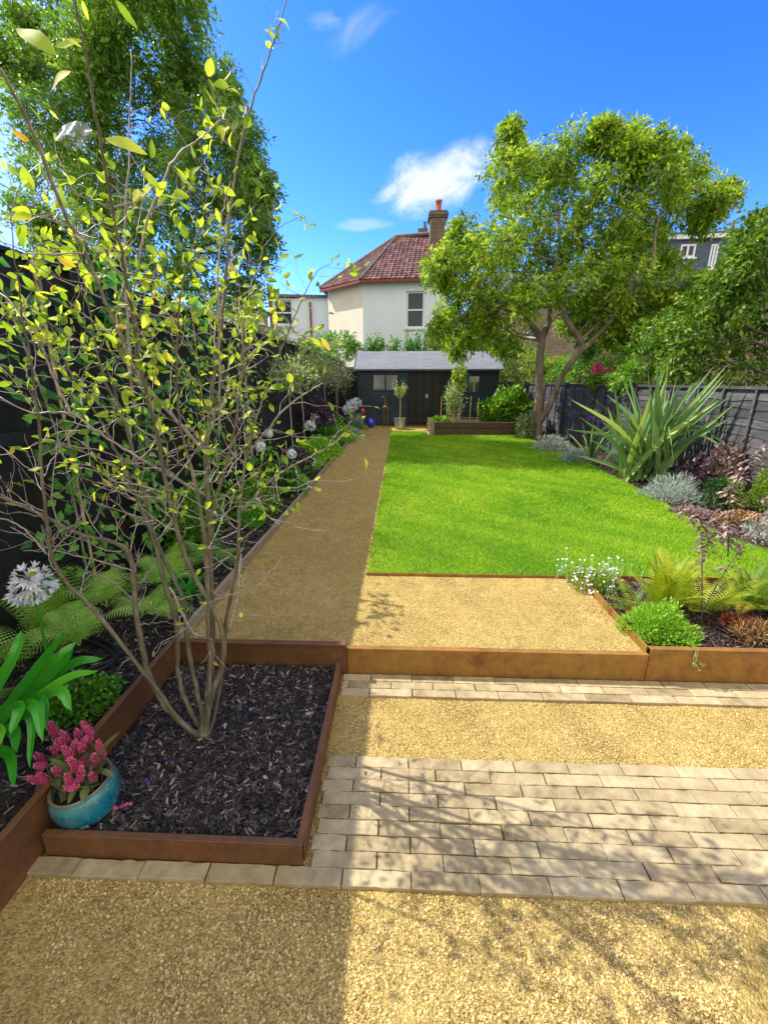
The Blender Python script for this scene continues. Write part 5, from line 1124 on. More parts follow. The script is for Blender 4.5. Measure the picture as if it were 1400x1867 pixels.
# climbers on canes against the fence
def climber(y, z0, z1, n, label, mat='climb', wid=.35, L=.085, depth=.12, x=XF + .12):
    root = empty('climbing_plant', (x, y, 0), label, 'climber', 'climbers on the black fence'); g = G(); z = rng.uniform(z0, z1, n); yy = y + rng.normal(0, wid / 2, n) * (1 + .3 * np.sin(z * 5)); xx = x + rng.random(n) * depth
    leaves(g, np.stack([xx, yy, z], -1), np.stack([rng.uniform(.1, .8, n), rng.normal(0, .6, n), rng.uniform(-1, .2, n)], -1), np.stack([np.ones(n), rng.normal(0, .5, n), rng.uniform(.2, 1, n)], -1), L * rng.uniform(.6, 1.3, n), L * .3, LEAF_MID, .2, .25); part(g, 'foliage', LM[mat], root)
    g = G(); tube(g, spline([(x, y, -.05), (x + .03, y + rng.normal(0, .1), z1 * .5), (x, y + rng.normal(0, .15), z1)], 6), .006, 5); part(g, 'stem', M['twig'], root)
    g = G(); tube(g, [(x + .02, y + .05, -.05), (x + .01, y + .12, z1 + .05)], .010, 6); part(g, 'cane', M['cane'], root); return root
climber(2.55, .3, 2.1, 190, 'sparse climber with bright leaves on a cane, nearest on the black fence')
climber(3.3, .2, 2.4, 420, 'leafy climber on the fence behind the middle of the multi stemmed tree', wid=.4)
climber(4.5, .1, 2.3, 520, 'full green climber on the fence left of the clipped ball', wid=.6)
climber(5.9, .1, 2.5, 460, 'pale variegated climber topping the fence beyond the clipped ball', 'pale', wid=.7, L=.07)
# pale standards and bushes near the fence top
def standard(x, y, h, r, n, mat, label, L=.06, W=.014, grp='standard trees in the shady bed', sx=1, sz=1):
    root = empty('standard_tree', (x, y, 0), label, 'small tree', grp); g = G(); top = np.array([x + rng.normal(0, .03), y, h]); tube(g, spline([(x, y, -.05), (x + rng.normal(0, .02), y, h * .5), top], 5), np.linspace(.016, .010, 11), 6)
    P = top + ball(n, (r * sx, r, r * sz), .0) * (1 + .35 * np.sin(np.arange(n) * .37))[:, None] + [0, 0, r * sz * .6]
    for k in range(22):
        q = P[rng.integers(n)]; tube(g, spline([top - [0, 0, rng.uniform(0, .1)], (top + q) / 2 + rng.normal(0, .03, 3), q], 3), np.linspace(.007, .002, 7), 4)
    part(g, 'trunk', M['twig'], root); g = G()
    leaves(g, P, unit(P - top + rdir(n) * .15), rdir(n), L * rng.uniform(.6, 1.3, n), W, LEAF_MID, .2, .2); part(g, 'crown', LM[mat], root); return root
standard(-1.85, 7.3, 1.40, .36, 1000, 'pale', 'pale leaved standard tree rising above the purple shrubs', sz=.8)
standard(-2.0, 8.8, 1.5, .42, 1200, 'olive', 'grey leaved standard tree against the fence, second along the bed', sz=.75)
standard(-1.9, 10.8, 1.5, .42, 1200, 'pale', 'third standard tree along the bed, with light leaves over the fence top')
standard(-1.85, 12.6, 1.5, .42, 900, 'mauve', 'reddish leaved standard tree near the shed corner')
standard(-2.0, 14.0, 1.3, .5, 1300, 'bush', 'green bushy standard tree beside the end of the shed', sz=1.1)
bush_tree('fence_top_bush', 'pale green bush showing over the black fence right of the dense tree', 'bush', 'pale', 9.5, 500, [(455, 600, 26), (490, 620, 26), (520, 625, 24), (545, 630, 20), (470, 640, 24), (565, 645, 18), (430, 590, 22)], per=16, L=.08, W=.022)

# ------------------------------------------------------------------ things near the shed
p = at(676, 771, z=0); r = .155; root = empty('glazed_ball', (-.97 - .1, 14.6, 0), 'shiny cobalt blue glazed ball on the ground beside the shed', 'ball')
def gloss(name, c1, c2, rough=.12, sc=6, spec=.7):
    m, nt, b, o = new_mat(name); nt.links.new(ramp(nt, noise(nt, sc, 6), [(.35, c1), (.65, c2)]), b.inputs['Base Color']); b.inputs['Roughness'].default_value = rough; b.inputs['Specular IOR Level'].default_value = spec; b.inputs['Coat Weight'].default_value = .4; b.inputs['Coat Roughness'].default_value = .08; return m
M['blue'] = gloss('cobalt_glaze', (.008, .02, .35), (.02, .05, .6)); M['redg'] = gloss('red_glaze', (.3, .01, .03), (.5, .03, .06))
xb = at(676, 771, Y=14.6)[0]; root.location = (xb, 14.6, 0)
g = G(); th = np.linspace(-1.35, 1.45, 16); lathe(g, [(r * 1.08 * math.cos(t), r + .0 + r * math.sin(t)) for t in th] + [(.03, 2 * r + .004), (.03, 2 * r + .02), (.001, 2 * r + .022)], (xb, 14.6, 0), 28); part(g, 'body', M['blue'], root, smooth=True)
xr = at(661, 750, Y=14.5)[0]; zr = at(661, 750, Y=14.5)[2]
root = empty('glazed_ball', (xr, 14.5, 0), 'small dull red ball on a stake above the blue ball', 'ball'); g = G(); lathe(g, [(.085 * math.cos(t), zr + .1 * math.sin(t)) for t in np.linspace(-1.5, 1.5, 12)], (xr, 14.5, 0), 20); part(g, 'body', M['redg'], root, smooth=True)
g = G(); tube(g, [(xr, 14.5, -.05), (xr, 14.5, zr - .08)], .01, 6); part(g, 'stake', M['copper'], root)
# giraffe figure
xg = at(703, 771, Y=14.7)[0]; Yg = 14.7
def gg(px, py): return at(px, py, Y=Yg)
root = empty('giraffe_figure', (xg, Yg, 0), 'small rusty metal giraffe standing against the shed wall', 'figure'); g = G()
P = spline([gg(706, 745), gg(704, 741), gg(703, 732), gg(701.5, 726), gg(699, 724), gg(696.5, 725)], 4); tube(g, P, np.interp(np.linspace(0, 1, len(P)), [0, .2, .7, .85, 1], [.05, .035, .018, .026, .012]), 8)
P = spline([gg(698.5, 745), gg(702, 742.5), gg(707, 745.5), gg(708, 748)], 4); tube(g, P, np.interp(np.linspace(0, 1, len(P)), [0, .3, .7, 1], [.03, .065, .06, .02]), 8)
for dx in (.0, .012): tube(g, [gg(699.5, 724) + [dx, 0, 0], gg(700, 721) + [dx, 0, 0]], .005, 4)
part(g, 'body', M['copper'], root, smooth=True)
for px, dy in ((699.5, -.04), (700.5, .04), (706.5, -.04), (707.5, .04)):
    g = G(); a_ = at(px, 745, Y=Yg + dy); tube(g, [a_, (a_[0] + (.0), Yg + dy, 0)], [.014, .010], 6); part(g, 'leg', M['copper'], root)
# potted olive
xo = at(729, 773, Y=14.3)[0]; Yo = 14.3
root = empty('potted_olive', (xo, Yo, 0), 'small pale leaved standard tree in a round galvanised pot by the shed door', 'potted plant')
g = G(); lathe(g, [(0, .0), (.155, .0), (.17, .1), (.19, .31), (.205, .325), (.205, .34), (.185, .34), (.18, .27), (.0, .27)], (xo, Yo, 0), 28); pt = part(g, 'pot', M['galv'], root, smooth=False)
g = G(); lathe(g, [(.178, .28), (.0, .285)], (xo, Yo, 0), 20); g.build('soil', M['soil'], pt, origin=np.array(root.location))
g = G(); zc = at(729, 727, Y=Yo)[2]; tube(g, spline([(xo, Yo, .26), (xo + .01, Yo, .7), (xo, Yo, zc)], 4), .018, 6); tops = []
for k in range(16):
    az = k * .393 * 1.0 + rng.normal(0, .2); e = np.array([xo + .27 * math.cos(az) * rng.uniform(.4, 1), Yo + .2 * math.sin(az), zc + rng.uniform(.25, .62)]); S = spline([(xo, Yo, zc - .02), ((xo + e[0]) / 2 + .03 * math.cos(az), (Yo + e[1]) / 2, zc + .15), e], 4); tube(g, S, np.linspace(.009, .003, len(S)), 4); tops.append(S)
part(g, 'trunk', M['cane'], root); g = G()
for S in tops:
    k = 34; q = S[rng.integers(2, len(S), k)] + rng.normal(0, .015, (k, 3)); leaves(g, q, rdir(k, 1.0) , rdir(k), .075, .012, LEAF_MID, .2, .1)
part(g, 'crown', LM['pale'], root)
# twiggy bush in the raised bed + taller leafy sapling
root = empty('twiggy_bush', at(828, 765, Y=13.5), 'twiggy pale leaved bush in the middle of the sleeper bed', 'bush', 'plants in the raised bed'); g = G(); gl = G(); b0_ = np.array([at(828, 765, Y=13.5)[0], 13.5, .28])
for i in range(9):
    px = rng.uniform(812, 845); e = at(px, rng.uniform(698, 735), Y=13.5 + rng.normal(0, .15)); S = spline([b0_ + [rng.normal(0, .1), 0, 0], b0_ * .5 + e * .5 + rng.normal(0, .03, 3), e], 5); tube(g, S, np.linspace(.014, .005, len(S)), 5)
    k = 90; q = S[rng.integers(5, len(S), k)] + rng.normal(0, .07, (k, 3)); leaves(gl, q, rdir(k, .4), rdir(k), .09, .018, LEAF_MID, .2, .2)
part(g, 'stems', M['cane'], root); part(gl, 'crown', LM['pale'], root)
root = empty('sapling', at(838, 765, Y=13.9), 'taller dark green sapling rising behind the twiggy bush', 'small tree', 'plants in the raised bed'); g = G(); b1_ = at(836, 765, Y=13.9); e = at(840, 668, Y=13.9); S = spline([b1_, (b1_ + e) / 2 + [.03, 0, 0], e], 5); tube(g, S, np.linspace(.016, .006, len(S)), 5); part(g, 'trunk', M['twig'], root)
g = G(); k = 420; q = at(838, 688, Y=13.9) + ball(k, (.26, .2, .5), .1); leaves(g, q, rdir(k, -.6), rdir(k) + [0, 0, .6], .12, .028, LEAF_MID, .2, .3); part(g, 'crown', LM['tree_r'], root)
# metal butt
xq = at(893, 768, Y=14.9)[0]; root = empty('metal_drum', (xq, 14.85, 0), 'grey ribbed metal drum between the shed and the big bush', 'drum'); g = G()
pr = [(0, 0), (.2, 0)]
for i in range(9): pr += [(.205 if i % 2 else .2, .05 + i * .07)]
pr += [(.215, .66), (.215, .68), (.19, .68), (.18, .6), (0, .6)]; lathe(g, pr, (xq, 14.85, 0), 26); part(g, 'body', M['galv'], root)

# ------------------------------------------------------------------ glazed pot with pink plumes
M['teal'] = None
m, nt, b, o = new_mat('teal_glaze'); tcn = nt.nodes.new('ShaderNodeTexCoord'); sp = nt.nodes.new('ShaderNodeSeparateXYZ'); nt.links.new(tcn.outputs['Object'], sp.inputs[0])
base = ramp(nt, noise(nt, 14, 8, .7, stretch=(1, 1, .5)), [(.3, (.003, .055, .10)), (.5, (.006, .13, .19)), (.75, (.02, .26, .30))])
zf = nt.nodes.new('ShaderNodeMapRange'); zf.inputs[1].default_value = .115; zf.inputs[2].default_value = .17; nt.links.new(mth(nt, 'ADD', sp.outputs[2], mth(nt, 'MULTIPLY', noise(nt, 20, 4), .05)), zf.inputs[0])
c_ = mixc(nt, ramp(nt, zf.outputs[0], [(.35, (0, 0, 0)), (.9, (.5, .5, .5))]), base, (.10, .27, .24))
c_ = mixc(nt, ramp(nt, noise(nt, 90, 3), [(.62, (0, 0, 0)), (.72, (.6, .6, .6))]), c_, (.25, .5, .5))
rim = nt.nodes.new('ShaderNodeMapRange'); rim.inputs[1].default_value = .158; rim.inputs[2].default_value = .164; nt.links.new(sp.outputs[2], rim.inputs[0]); c_ = mixc(nt, rim.outputs[0], c_, (.20, .15, .10))
nt.links.new(c_, b.inputs['Base Color']); b.inputs['Roughness'].default_value = .18; b.inputs['Coat Weight'].default_value = .5; b.inputs['Specular IOR Level'].default_value = .6; bump(nt, b, noise(nt, 25, 4), .15, .002); M['teal'] = m
pc = at(172, 1478, z=PZ + .045); pc = np.array([pc[0], pc[1], PZ + .045])
root = empty('flower_pot', pc, 'round teal glazed pot of pink plume flowers standing in the mulch', 'potted plant')
PR = [(0, 0), (.062, 0), (.074, .005), (.096, .030), (.110, .065), (.116, .10), (.112, .135), (.104, .158), (.105, .166), (.098, .168), (.093, .16), (.092, .13), (0, .13)]
SP = spline([(a_, 0, b_) for a_, b_ in PR[2:9]], 4); prof = PR[:2] + [(q[0], q[2]) for q in SP] + PR[9:-1]
g = G(); lathe(g, prof, (0, 0, 0), 56)
pot = g.build('pot', M['teal'], root, smooth=True); 
g = G(); lathe(g, [(.0925, .138), (.0, .142)], (0, 0, 0), 30); x_, y_ = rng.uniform(-.07, .07, (2, 160)); 
s_o = g.build('soil', M['soil'], pot)
g = G(); th0 = math.atan2(-.9, .42); zz = np.array([.028, .055]); V = []
for t in (-.12, .12):
    for z_ in zz: rr = np.interp(z_, [q[1] for q in prof[2:24]], [q[0] for q in prof[2:24]]) + .0015; V.append([rr * math.cos(th0 + t), rr * math.sin(th0 + t), z_])
g.add(V, Q=[[0, 2, 3, 1]]); g.build('price_sticker', M['white'], pot)
tilt = Matrix.Rotation(rad(-4), 4, 'Y') @ Matrix.Rotation(rad(3), 4, 'X'); root.matrix_world = Matrix.Translation(pc) @ tilt
# plumes in the pot's own frame
M['plume'] = leafmat('pink_plume', [(0, (.30, .02, .10)), (.55, (.60, .07, .22)), (1, (.85, .38, .45))], .25, .6, (1.2, .8, .9))
inv = np.array((Matrix.Translation(pc) @ tilt).inverted())
def pl_(px, py, Y): q = at(px, py, Y=Y); return (inv @ np.array([*q, 1]))[:3]
gs = G(); gp_ = G(); glf = G()
tops = [(150, 1318, 165, 1352, .02), (158, 1345, 150, 1372, .0), (140, 1332, 150, 1356, .04), (92, 1318, 104, 1345, .05), (112, 1335, 122, 1358, .03), (180, 1352, 190, 1378, .02), (172, 1376, 183, 1398, .0), (66, 1375, 84, 1390, .02), (65, 1395, 86, 1396, -.02), (52, 1418, 78, 1428, -.03), (70, 1410, 88, 1432, -.04), (116, 1362, 130, 1395, -.03), (128, 1384, 140, 1408, -.04), (122, 1412, 138, 1436, -.06), (148, 1400, 142, 1430, -.06), (118, 1436, 145, 1434, -.07), (98, 1402, 108, 1412, -.03), (140, 1392, 150, 1400, -.02), (150, 1385, 158, 1396, 0), (96, 1365, 106, 1375, .03), (104, 1350, 118, 1366, .02), (168, 1410, 174, 1420, -.02), (136, 1352, 142, 1376, 0)]
Yp = pc[1]
for (tx, ty, bx_, by_, dy) in tops:
    t_, b_ = pl_(tx, ty, Yp + dy - .02), pl_(bx_, by_, Yp + dy); foot = np.array([rng.normal(0, .03), rng.normal(0, .03), .13])
    tube(gs, spline([foot, (foot + b_) / 2 + rng.normal(0, .01, 3), b_], 4), .0025, 5)
    S = spline([b_, (b_ + t_) / 2 + rng.normal(0, .003, 3), t_], 6); k = len(S); R = np.interp(np.linspace(0, 1, k), [0, .25, .7, 1], [.004, .0115, .0095, .003]); tube(gp_, S, R, 8, a=.35)
    m_ = 260; i_ = rng.integers(0, k, m_); v = rdir(m_); ax = unit(t_ - b_); v = unit(v - (v @ ax)[:, None] * ax); leaves(gp_, S[i_] + v * R[i_][:, None] * .8 + rng.normal(0, .001, (m_, 3)), unit(v + ax * .8), rdir(m_), .0075, .0022, cards=True, a=np.clip(.25 + .9 * rng.random(m_), 0, 1))
    for q in range(3):
        d = unit(rng.normal(0, 1, 3) * [1, 1, .5] + [0, 0, .1]); w_ = b_ + (foot - b_) * rng.uniform(.05, .6); leaves(glf, w_, d, [0, 0, 1.], rng.uniform(.035, .065), rng.uniform(.010, .017), LEAF_BIG, .2, .3)
for tx, ty in ((205, 1332), (185, 1400), (175, 1420), (170, 1440), (150, 1440), (118, 1452), (100, 1445), (190, 1385), (95, 1385)):
    e = pl_(tx, ty, Yp - .04); foot = np.array([0, 0, .15]); w_ = foot + (e - foot) * .45; leaves(glf, w_, e - w_, [0, -.3, 1.], np.linalg.norm(e - w_), .016, LEAF_BIG, .2, .15)
gs.build('stems', LM['celosia'], root); gp_.build('plumes', M['plume'], root); glf.build('leaves', LM['celosia'], root)
# fallen petals and leaves on the mulch
for i, (px, py, col, lab) in enumerate([(283, 1412, 'petal_v', 'pale lilac petal lying on the mulch behind the pot'), (268, 1424, 'petal_v', 'narrow lilac petal just left of the pale lilac one'), (300, 1378, 'petal_v', 'tiny lilac petal nearest the stems on the mulch'), (236, 1464, 'petal_p', 'pink flower fallen on the mulch right of the pot'), (215, 1475, 'petal_p', 'magenta flower scrap beside the pot foot'), (205, 1487, 'celosia', 'dull green fallen leaf beside the pot foot'), (242, 1508, 'brown', 'curled orange brown leaf in front of the pot'), (410, 1420, 'brown', 'long straw coloured wood chip in the middle of the mulch'), (488, 1420, 'brown', 'pale wood chip right of the long straw coloured one'), (556, 1442, 'silver', 'small blue grey scrap near the right steel side')]):
    g = G(); c = at(px, py, z=PZ + .06); k = 3 if i in (3, 4) else 1; vv = rng.normal(0, 1, (k, 3)); vv[:, 2] = .1; leaves(g, np.repeat(c[None], k, 0), vv, np.array([0, 0, 1.]) + rng.normal(0, .3, 3), rng.uniform(.02, .032), .007, LEAF_BIG, .3, .2)
    tag(g.build('fallen_leaf' if col in ('celosia', 'brown') else 'fallen_petal', M[col] if col in M else LM[col], origin=c), lab, 'leaf litter', 'bits lying on the mulch')
# ------------------------------------------------------------------ multi-stemmed small tree in the planter
B0 = at(372, 1338, z=PZ + .05)
root = empty('multi_stemmed_tree', B0, 'multi stemmed small tree with bare grey stems and sparse yellow green leaves in the planter', 'tree')
def S_(pts): return [B0 + rng.normal(0, .008, 3) * [1, 1, 0] - [0, 0, .04]] + [at(x, y, Y=Yv) for x, y, Yv in pts]
Y0 = B0[1]
stems = [
 ([(345, 1328, Y0 - .03), (300, 1285, Y0 - .03), (268, 1215, Y0 - .02), (248, 1110, Y0 - .02), (240, 1020, Y0), (212, 990, Y0 - .02), (150, 975, Y0 - .08), (70, 935, Y0 - .15), (0, 905, Y0 - .2), (-60, 870, Y0 - .25)], [.017, .0145, .0135, .013, .0125, .011, .0095, .008, .007, .006, .004]),
 ([(335, 1320, Y0 - .06), (262, 1225, Y0 - .1), (175, 1115, Y0 - .14), (120, 1060, Y0 - .17), (95, 1010, Y0 - .19), (80, 900, Y0 - .2), (72, 780, Y0 - .2), (60, 680, Y0 - .22), (42, 580, Y0 - .25), (30, 480, Y0 - .3), (20, 400, Y0 - .3)], [.013, .010, .009, .0085, .008, .007, .0062, .0055, .0045, .0035, .0025, .0015]),
 ([(352, 1305, Y0 + .02), (327, 1240, Y0 + .05), (322, 1140, Y0 + .07), (300, 1060, Y0 + .08), (272, 960, Y0 + .08), (225, 850, Y0 + .08), (185, 770, Y0 + .1), (140, 700, Y0 + .1), (95, 600, Y0 + .12), (65, 480, Y0 + .15), (50, 360, Y0 + .18)], [.015, .012, .011, .0105, .010, .009, .008, .0065, .005, .0038, .0028, .0015]),
 ([(366, 1290, Y0 + .04), (345, 1190, Y0 + .1), (332, 1090, Y0 + .12), (285, 985, Y0 + .14), (258, 880, Y0 + .14), (225, 760, Y0 + .12), (190, 690, Y0 + .1), (170, 600, Y0 + .1), (150, 480, Y0 + .1), (130, 330, Y0 + .1)], [.015, .012, .011, .0105, .0095, .0085, .0075, .006, .0048, .0035, .0015]),
 ([(378, 1290, Y0), (388, 1200, Y0), (386, 1100, Y0), (383, 1000, Y0), (379, 900, Y0), (377, 830, Y0 + .02), (388, 700, Y0 + .05), (402, 600, Y0 + .07), (413, 500, Y0 + .08), (420, 380, Y0 + .1), (445, 240, Y0 + .1), (480, 130, Y0 + .1), (505, 60, Y0 + .1), (528, -20, Y0 + .1), (545, -90, Y0 + .1)], [.018, .014, .013, .0125, .012, .011, .010, .0085, .0075, .007, .006, .0048, .0038, .003, .0022, .0012]),
 ([(385, 1275, Y0 - .02), (405, 1210, Y0 - .03), (403, 1140, Y0 - .04), (345, 1030, Y0 - .06), (312, 920, Y0 - .08), (288, 800, Y0 - .12), (262, 690, Y0 - .2), (244, 590, Y0 - .28), (228, 490, Y0 - .35), (205, 380, Y0 - .42), (182, 250, Y0 - .5), (160, 120, Y0 - .56), (138, 0, Y0 - .6), (120, -100, Y0 - .64)], [.016, .013, .012, .0115, .0105, .0095, .008, .007, .006, .0052, .0045, .0038, .003, .002, .001]),
 ([(392, 1300, Y0 + .03), (404, 1230, Y0 + .05), (412, 1140, Y0 + .02), (432, 1030, Y0), (437, 940, Y0), (450, 830, Y0), (478, 730, Y0 + .02), (512, 640, Y0 + .04), (545, 560, Y0 + .06), (575, 500, Y0 + .06), (602, 480, Y0 + .06)], [.013, .010, .0095, .0088, .008, .007, .0058, .0045, .0035, .0026, .0018, .001]),
 ([(376, 1280, Y0 + .08), (384, 1180, Y0 + .12), (378, 1060, Y0 + .15), (392, 930, Y0 + .16), (425, 800, Y0 + .16), (440, 680, Y0 + .15), (450, 560, Y0 + .15), (478, 460, Y0 + .15), (510, 415, Y0 + .15), (540, 400, Y0 + .15)], [.013, .010, .0095, .009, .008, .0065, .0052, .004, .003, .002, .001]),
 ([(383, 1240, Y0 - .04), (380, 1120, Y0 - .05), (376, 1010, Y0 - .06), (360, 900, Y0 - .06), (330, 780, Y0 - .05), (322, 660, Y0 - .05), (330, 540, Y0 - .08), (355, 440, Y0 - .1), (390, 400, Y0 - .1)], [.013, .0105, .0095, .009, .0078, .0064, .005, .0038, .0028, .0012]),
]
branch_from = [   # secondary limbs traced from a fork to a tip
 ([(377, 826, Y0 + .02), (300, 742, Y0 - .02), (253, 684, Y0 - .1), (210, 590, Y0 - .2), (165, 480, Y0 - .35), (110, 370, Y0 - .5), (60, 240, Y0 - .6), (10, 140, Y0 - .68), (-30, 80, Y0 - .7)], [.009, .008, .0072, .0062, .0052, .0045, .0038, .003, .0018]),
 ([(380, 905, Y0), (280, 850, Y0 - .05), (205, 805, Y0 - .06), (130, 755, Y0 - .08), (60, 752, Y0 - .1), (0, 725, Y0 - .12)], [.007, .006, .005, .0042, .0032, .0022]),
 ([(130, 755, Y0 - .08), (100, 690, Y0 - .05), (62, 600, Y0), (20, 550, Y0 + .05), (-20, 520, Y0 + .1)], [.006, .005, .0042, .003, .002]),
 ([(250, 495, Y0 - .1), (270, 400, Y0 - .1), (320, 290, Y0 - .12), (370, 250, Y0 - .12), (405, 215, Y0 - .12)], [.005, .0042, .0034, .0025, .0012]),
 ([(240, 700, Y0 - .05), (232, 560, Y0), (228, 420, Y0), (235, 280, Y0), (240, 90, Y0)], [.006, .005, .0042, .003, .0012]),
 ([(438, 935, Y0), (500, 870, Y0 - .1), (590, 820, Y0 - .2), (640, 782, Y0 - .26)], [.005, .0042, .003, .0014]),
 ([(450, 830, Y0), (520, 745, Y0 - .05), (590, 697, Y0 - .1)], [.0045, .0036, .0018]),
 ([(440, 1010, Y0), (432, 1090, Y0 - .03), (418, 1150, Y0 - .04)], [.005, .006, .007]),
 ([(310, 1070, Y0 - .05), (350, 1150, Y0 - .05), (385, 1160, Y0 - .04)], [.006, .006, .006]),
 ([(400, 300 + 500, Y0), (400, 660, Y0 - .1), (398, 520, Y0 - .15), (405, 400, Y0 - .15), (420, 330, Y0 - .15)], [.005, .0042, .0034, .0024, .0012]),
 ([(85, 1010, Y0 - .19), (40, 960, Y0 - .2), (-20, 940, Y0 - .2)], [.0045, .0035, .0025]),
 ([(240, 1040, Y0 - .02), (170, 1020, Y0 - .1), (90, 1000, Y0 - .12), (20, 960, Y0 - .15)], [.004, .0032, .0026, .0018]),
]
allP = []
for pts, rr in stems:
    P = S_(pts); P = spline(P, 7); P[4:] += rng.normal(0, .0015, P[4:].shape); R = np.interp(np.linspace(0, 1, len(P)), np.linspace(0, 1, len(rr)), rr)
    R = R * (1 + .07 * np.sin(np.arange(len(P)) * 2.1 + rng.random() * 6)) * np.interp(P[:, 2], [.6, 1.4], [.95, .78])
    g = G(); tube(g, P, R, 10); part(g, 'stem', M['bark_am'], root, smooth=True); allP.append((P, R, 0))
g = G()
for k in range(7):
    a_ = k * .9; e = B0 + [math.cos(a_) * .055, math.sin(a_) * .045, -.035]; tube(g, spline([B0 + [0, 0, .02], (B0 + e) / 2 + [0, 0, .012], e], 3), np.linspace(.022, .008, 7), 7)
part(g, 'root_flare', M['bark_am'], root, smooth=True)
gt = G()
for pts, rr in branch_from:
    P = spline([at(x, y, Y=Yv) for x, y, Yv in pts], 7); P += rng.normal(0, .0015, P.shape); R = np.interp(np.linspace(0, 1, len(P)), np.linspace(0, 1, len(rr)), rr); tube(gt, P, R * .9, 7); allP.append((P, R, 1))
LP_, LD_, LL_ = [], [], []
def twig(p, d, L, r, depth):
    k = 7; t = np.linspace(0, 1, k)[:, None]
    wob = np.cumsum(rng.normal(0, .045 * L, (k, 3)), 0) * (t > 0)
    P = p + d * L * t + np.array([0, 0, 1.]) * L * rng.uniform(-.05, .28) * t ** 2 + wob * .7
    tube(gt, P, np.linspace(r, max(r * .4, .0007), k), 5 if r > .002 else 4, cap=False)
    lam = np.interp(P[-1][2], [.3, .9, 1.25, 1.55, 1.85, 2.1, 2.6], [.10, .18, .42, 1.05, 1.1, .6, .35])
    nl = rng.poisson(lam * (1.5 if depth else 1.25))
    for i in range(nl):
        q = P[rng.integers(2, k)]; dd = unit(d + rng.normal(0, .75, 3) + [0, 0, .1]); LP_.append(q); LD_.append(dd); LL_.append(rng.uniform(.020, .050) * np.interp(q[2], [.4, 1.5], [.5, 1]))
    if rng.random() < lam: LP_.append(P[-1]); LD_.append(unit(P[-1] - P[-2] + rng.normal(0, .01, 3))); LL_.append(rng.uniform(.022, .042))
    if depth > 0:
        for j in range(rng.integers(1, 4)):
            i = rng.integers(1, k - 1); s = unit(np.cross(d, rdir(1)[0])); twig(P[i], unit(d * .55 + s * .8 + [0, 0, .15]), L * rng.uniform(.35, .65), r * .6, depth - 1)
for P, R, kind in allP:
    seg = np.linalg.norm(np.diff(P, axis=0), axis=1); s = np.concatenate([[0], np.cumsum(seg)]); tot_ = s[-1]; x = (.42 if kind == 0 else .12) * tot_
    while x < tot_:
        i = min(np.searchsorted(s, x), len(P) - 2); d = unit(P[i + 1] - P[i]); sd = unit(np.cross(d, rdir(1)[0])); r = R[i]
        near = np.interp(P[i][1], [.9, 1.3], [.35, 1])      # stems close to the lens carry few twigs
        hi = np.interp(P[i][2], [1.75, 2.3], [1, .13])
        if rng.random() < near * hi:
            twig(P[i], unit(d * .45 + sd * .9 + [0, 0, .12]), rng.uniform(.10, .34) * np.interp(P[i][2], [.3, 1, 2.2], [.8, 1.0, .6]), min(r * .42, .003), 1 if rng.random() < .8 else 0)
        x += rng.uniform(.036, .085)
# clusters of leaves at traced twig tips
for (px, py, Y, n, sp_) in [(395, 210, Y0 - .12, 12, .05), (425, 190, Y0, 9, .04), (380, 200, Y0, 6, .04), (500, 75, Y0 + .1, 4, .02), (545, 380, Y0 + .15, 3, .015), (560, 412, Y0 + .15, 2, .01), (385, 345, Y0, 2, .01), (275, 325, Y0 - .3, 2, .01), (185, 385, Y0 - .1, 7, .06), (240, 380, Y0, 8, .06), (590, 620, Y0, 3, .02), (530, 560, Y0 + .05, 9, .05), (500, 590, Y0 + .05, 8, .06), (480, 500, Y0 + .1, 6, .05), (100, 400, Y0, 14, .12), (40, 350, Y0, 14, .10), (30, 290, Y0, 8, .08), (60, 450, Y0, 14, .12), (20, 600, Y0 - .2, 3, .03), (10, 400, Y0, 14, .1), (130, 480, Y0, 14, .12), (200, 480, Y0, 12, .1), (300, 440, Y0, 12, .1), (340, 520, Y0, 12, .1), (250, 560, Y0, 10, .1), (100, 560, Y0, 14, .12), (30, 520, Y0, 12, .1), (360, 600, Y0, 10, .1), (160, 620, Y0, 10, .1), (440, 570, Y0 + .1, 8, .06)]:
    c = at(px, py, Y=Y); n = int(n * .95) if n > 9 else n
    e0 = None
    for i in range(n):
        q = c + rng.normal(0, sp_, 3); LP_.append(q); LD_.append(unit(rng.normal(0, .8, 3) + [0, 0, -.1])); LL_.append(rng.uniform(.028, .048))
        if i % 2 == 0:
            # short stalk from the nearest wood
            best = min(((np.linalg.norm(Pq - q, axis=1).min(), Pq[np.argmin(np.linalg.norm(Pq - q, axis=1))]) for Pq, _, _ in allP), key=lambda z: z[0])
            if best[0] < .45: tube(gt, spline([best[1], (best[1] + q) / 2 + rng.normal(0, .012, 3) + [0, 0, .01], q], 3), np.linspace(.0016, .0008, 7), 4, cap=False)
part(gt, 'twigs', M['twig'], root, smooth=True)
gl = G(); P = np.array(LP_); D = np.array(LD_); L = np.array(LL_); n = len(P)
leaves(gl, P + D * .006, D, rdir(n) + [0, 0, .35], L, L * rng.uniform(.17, .33, n), LEAF_BIG, rng.uniform(-.1, .8, n), rng.uniform(-.25, .7, n), a=np.clip(rng.beta(2.2, 2.6, n), 0, 1), wav=.03)
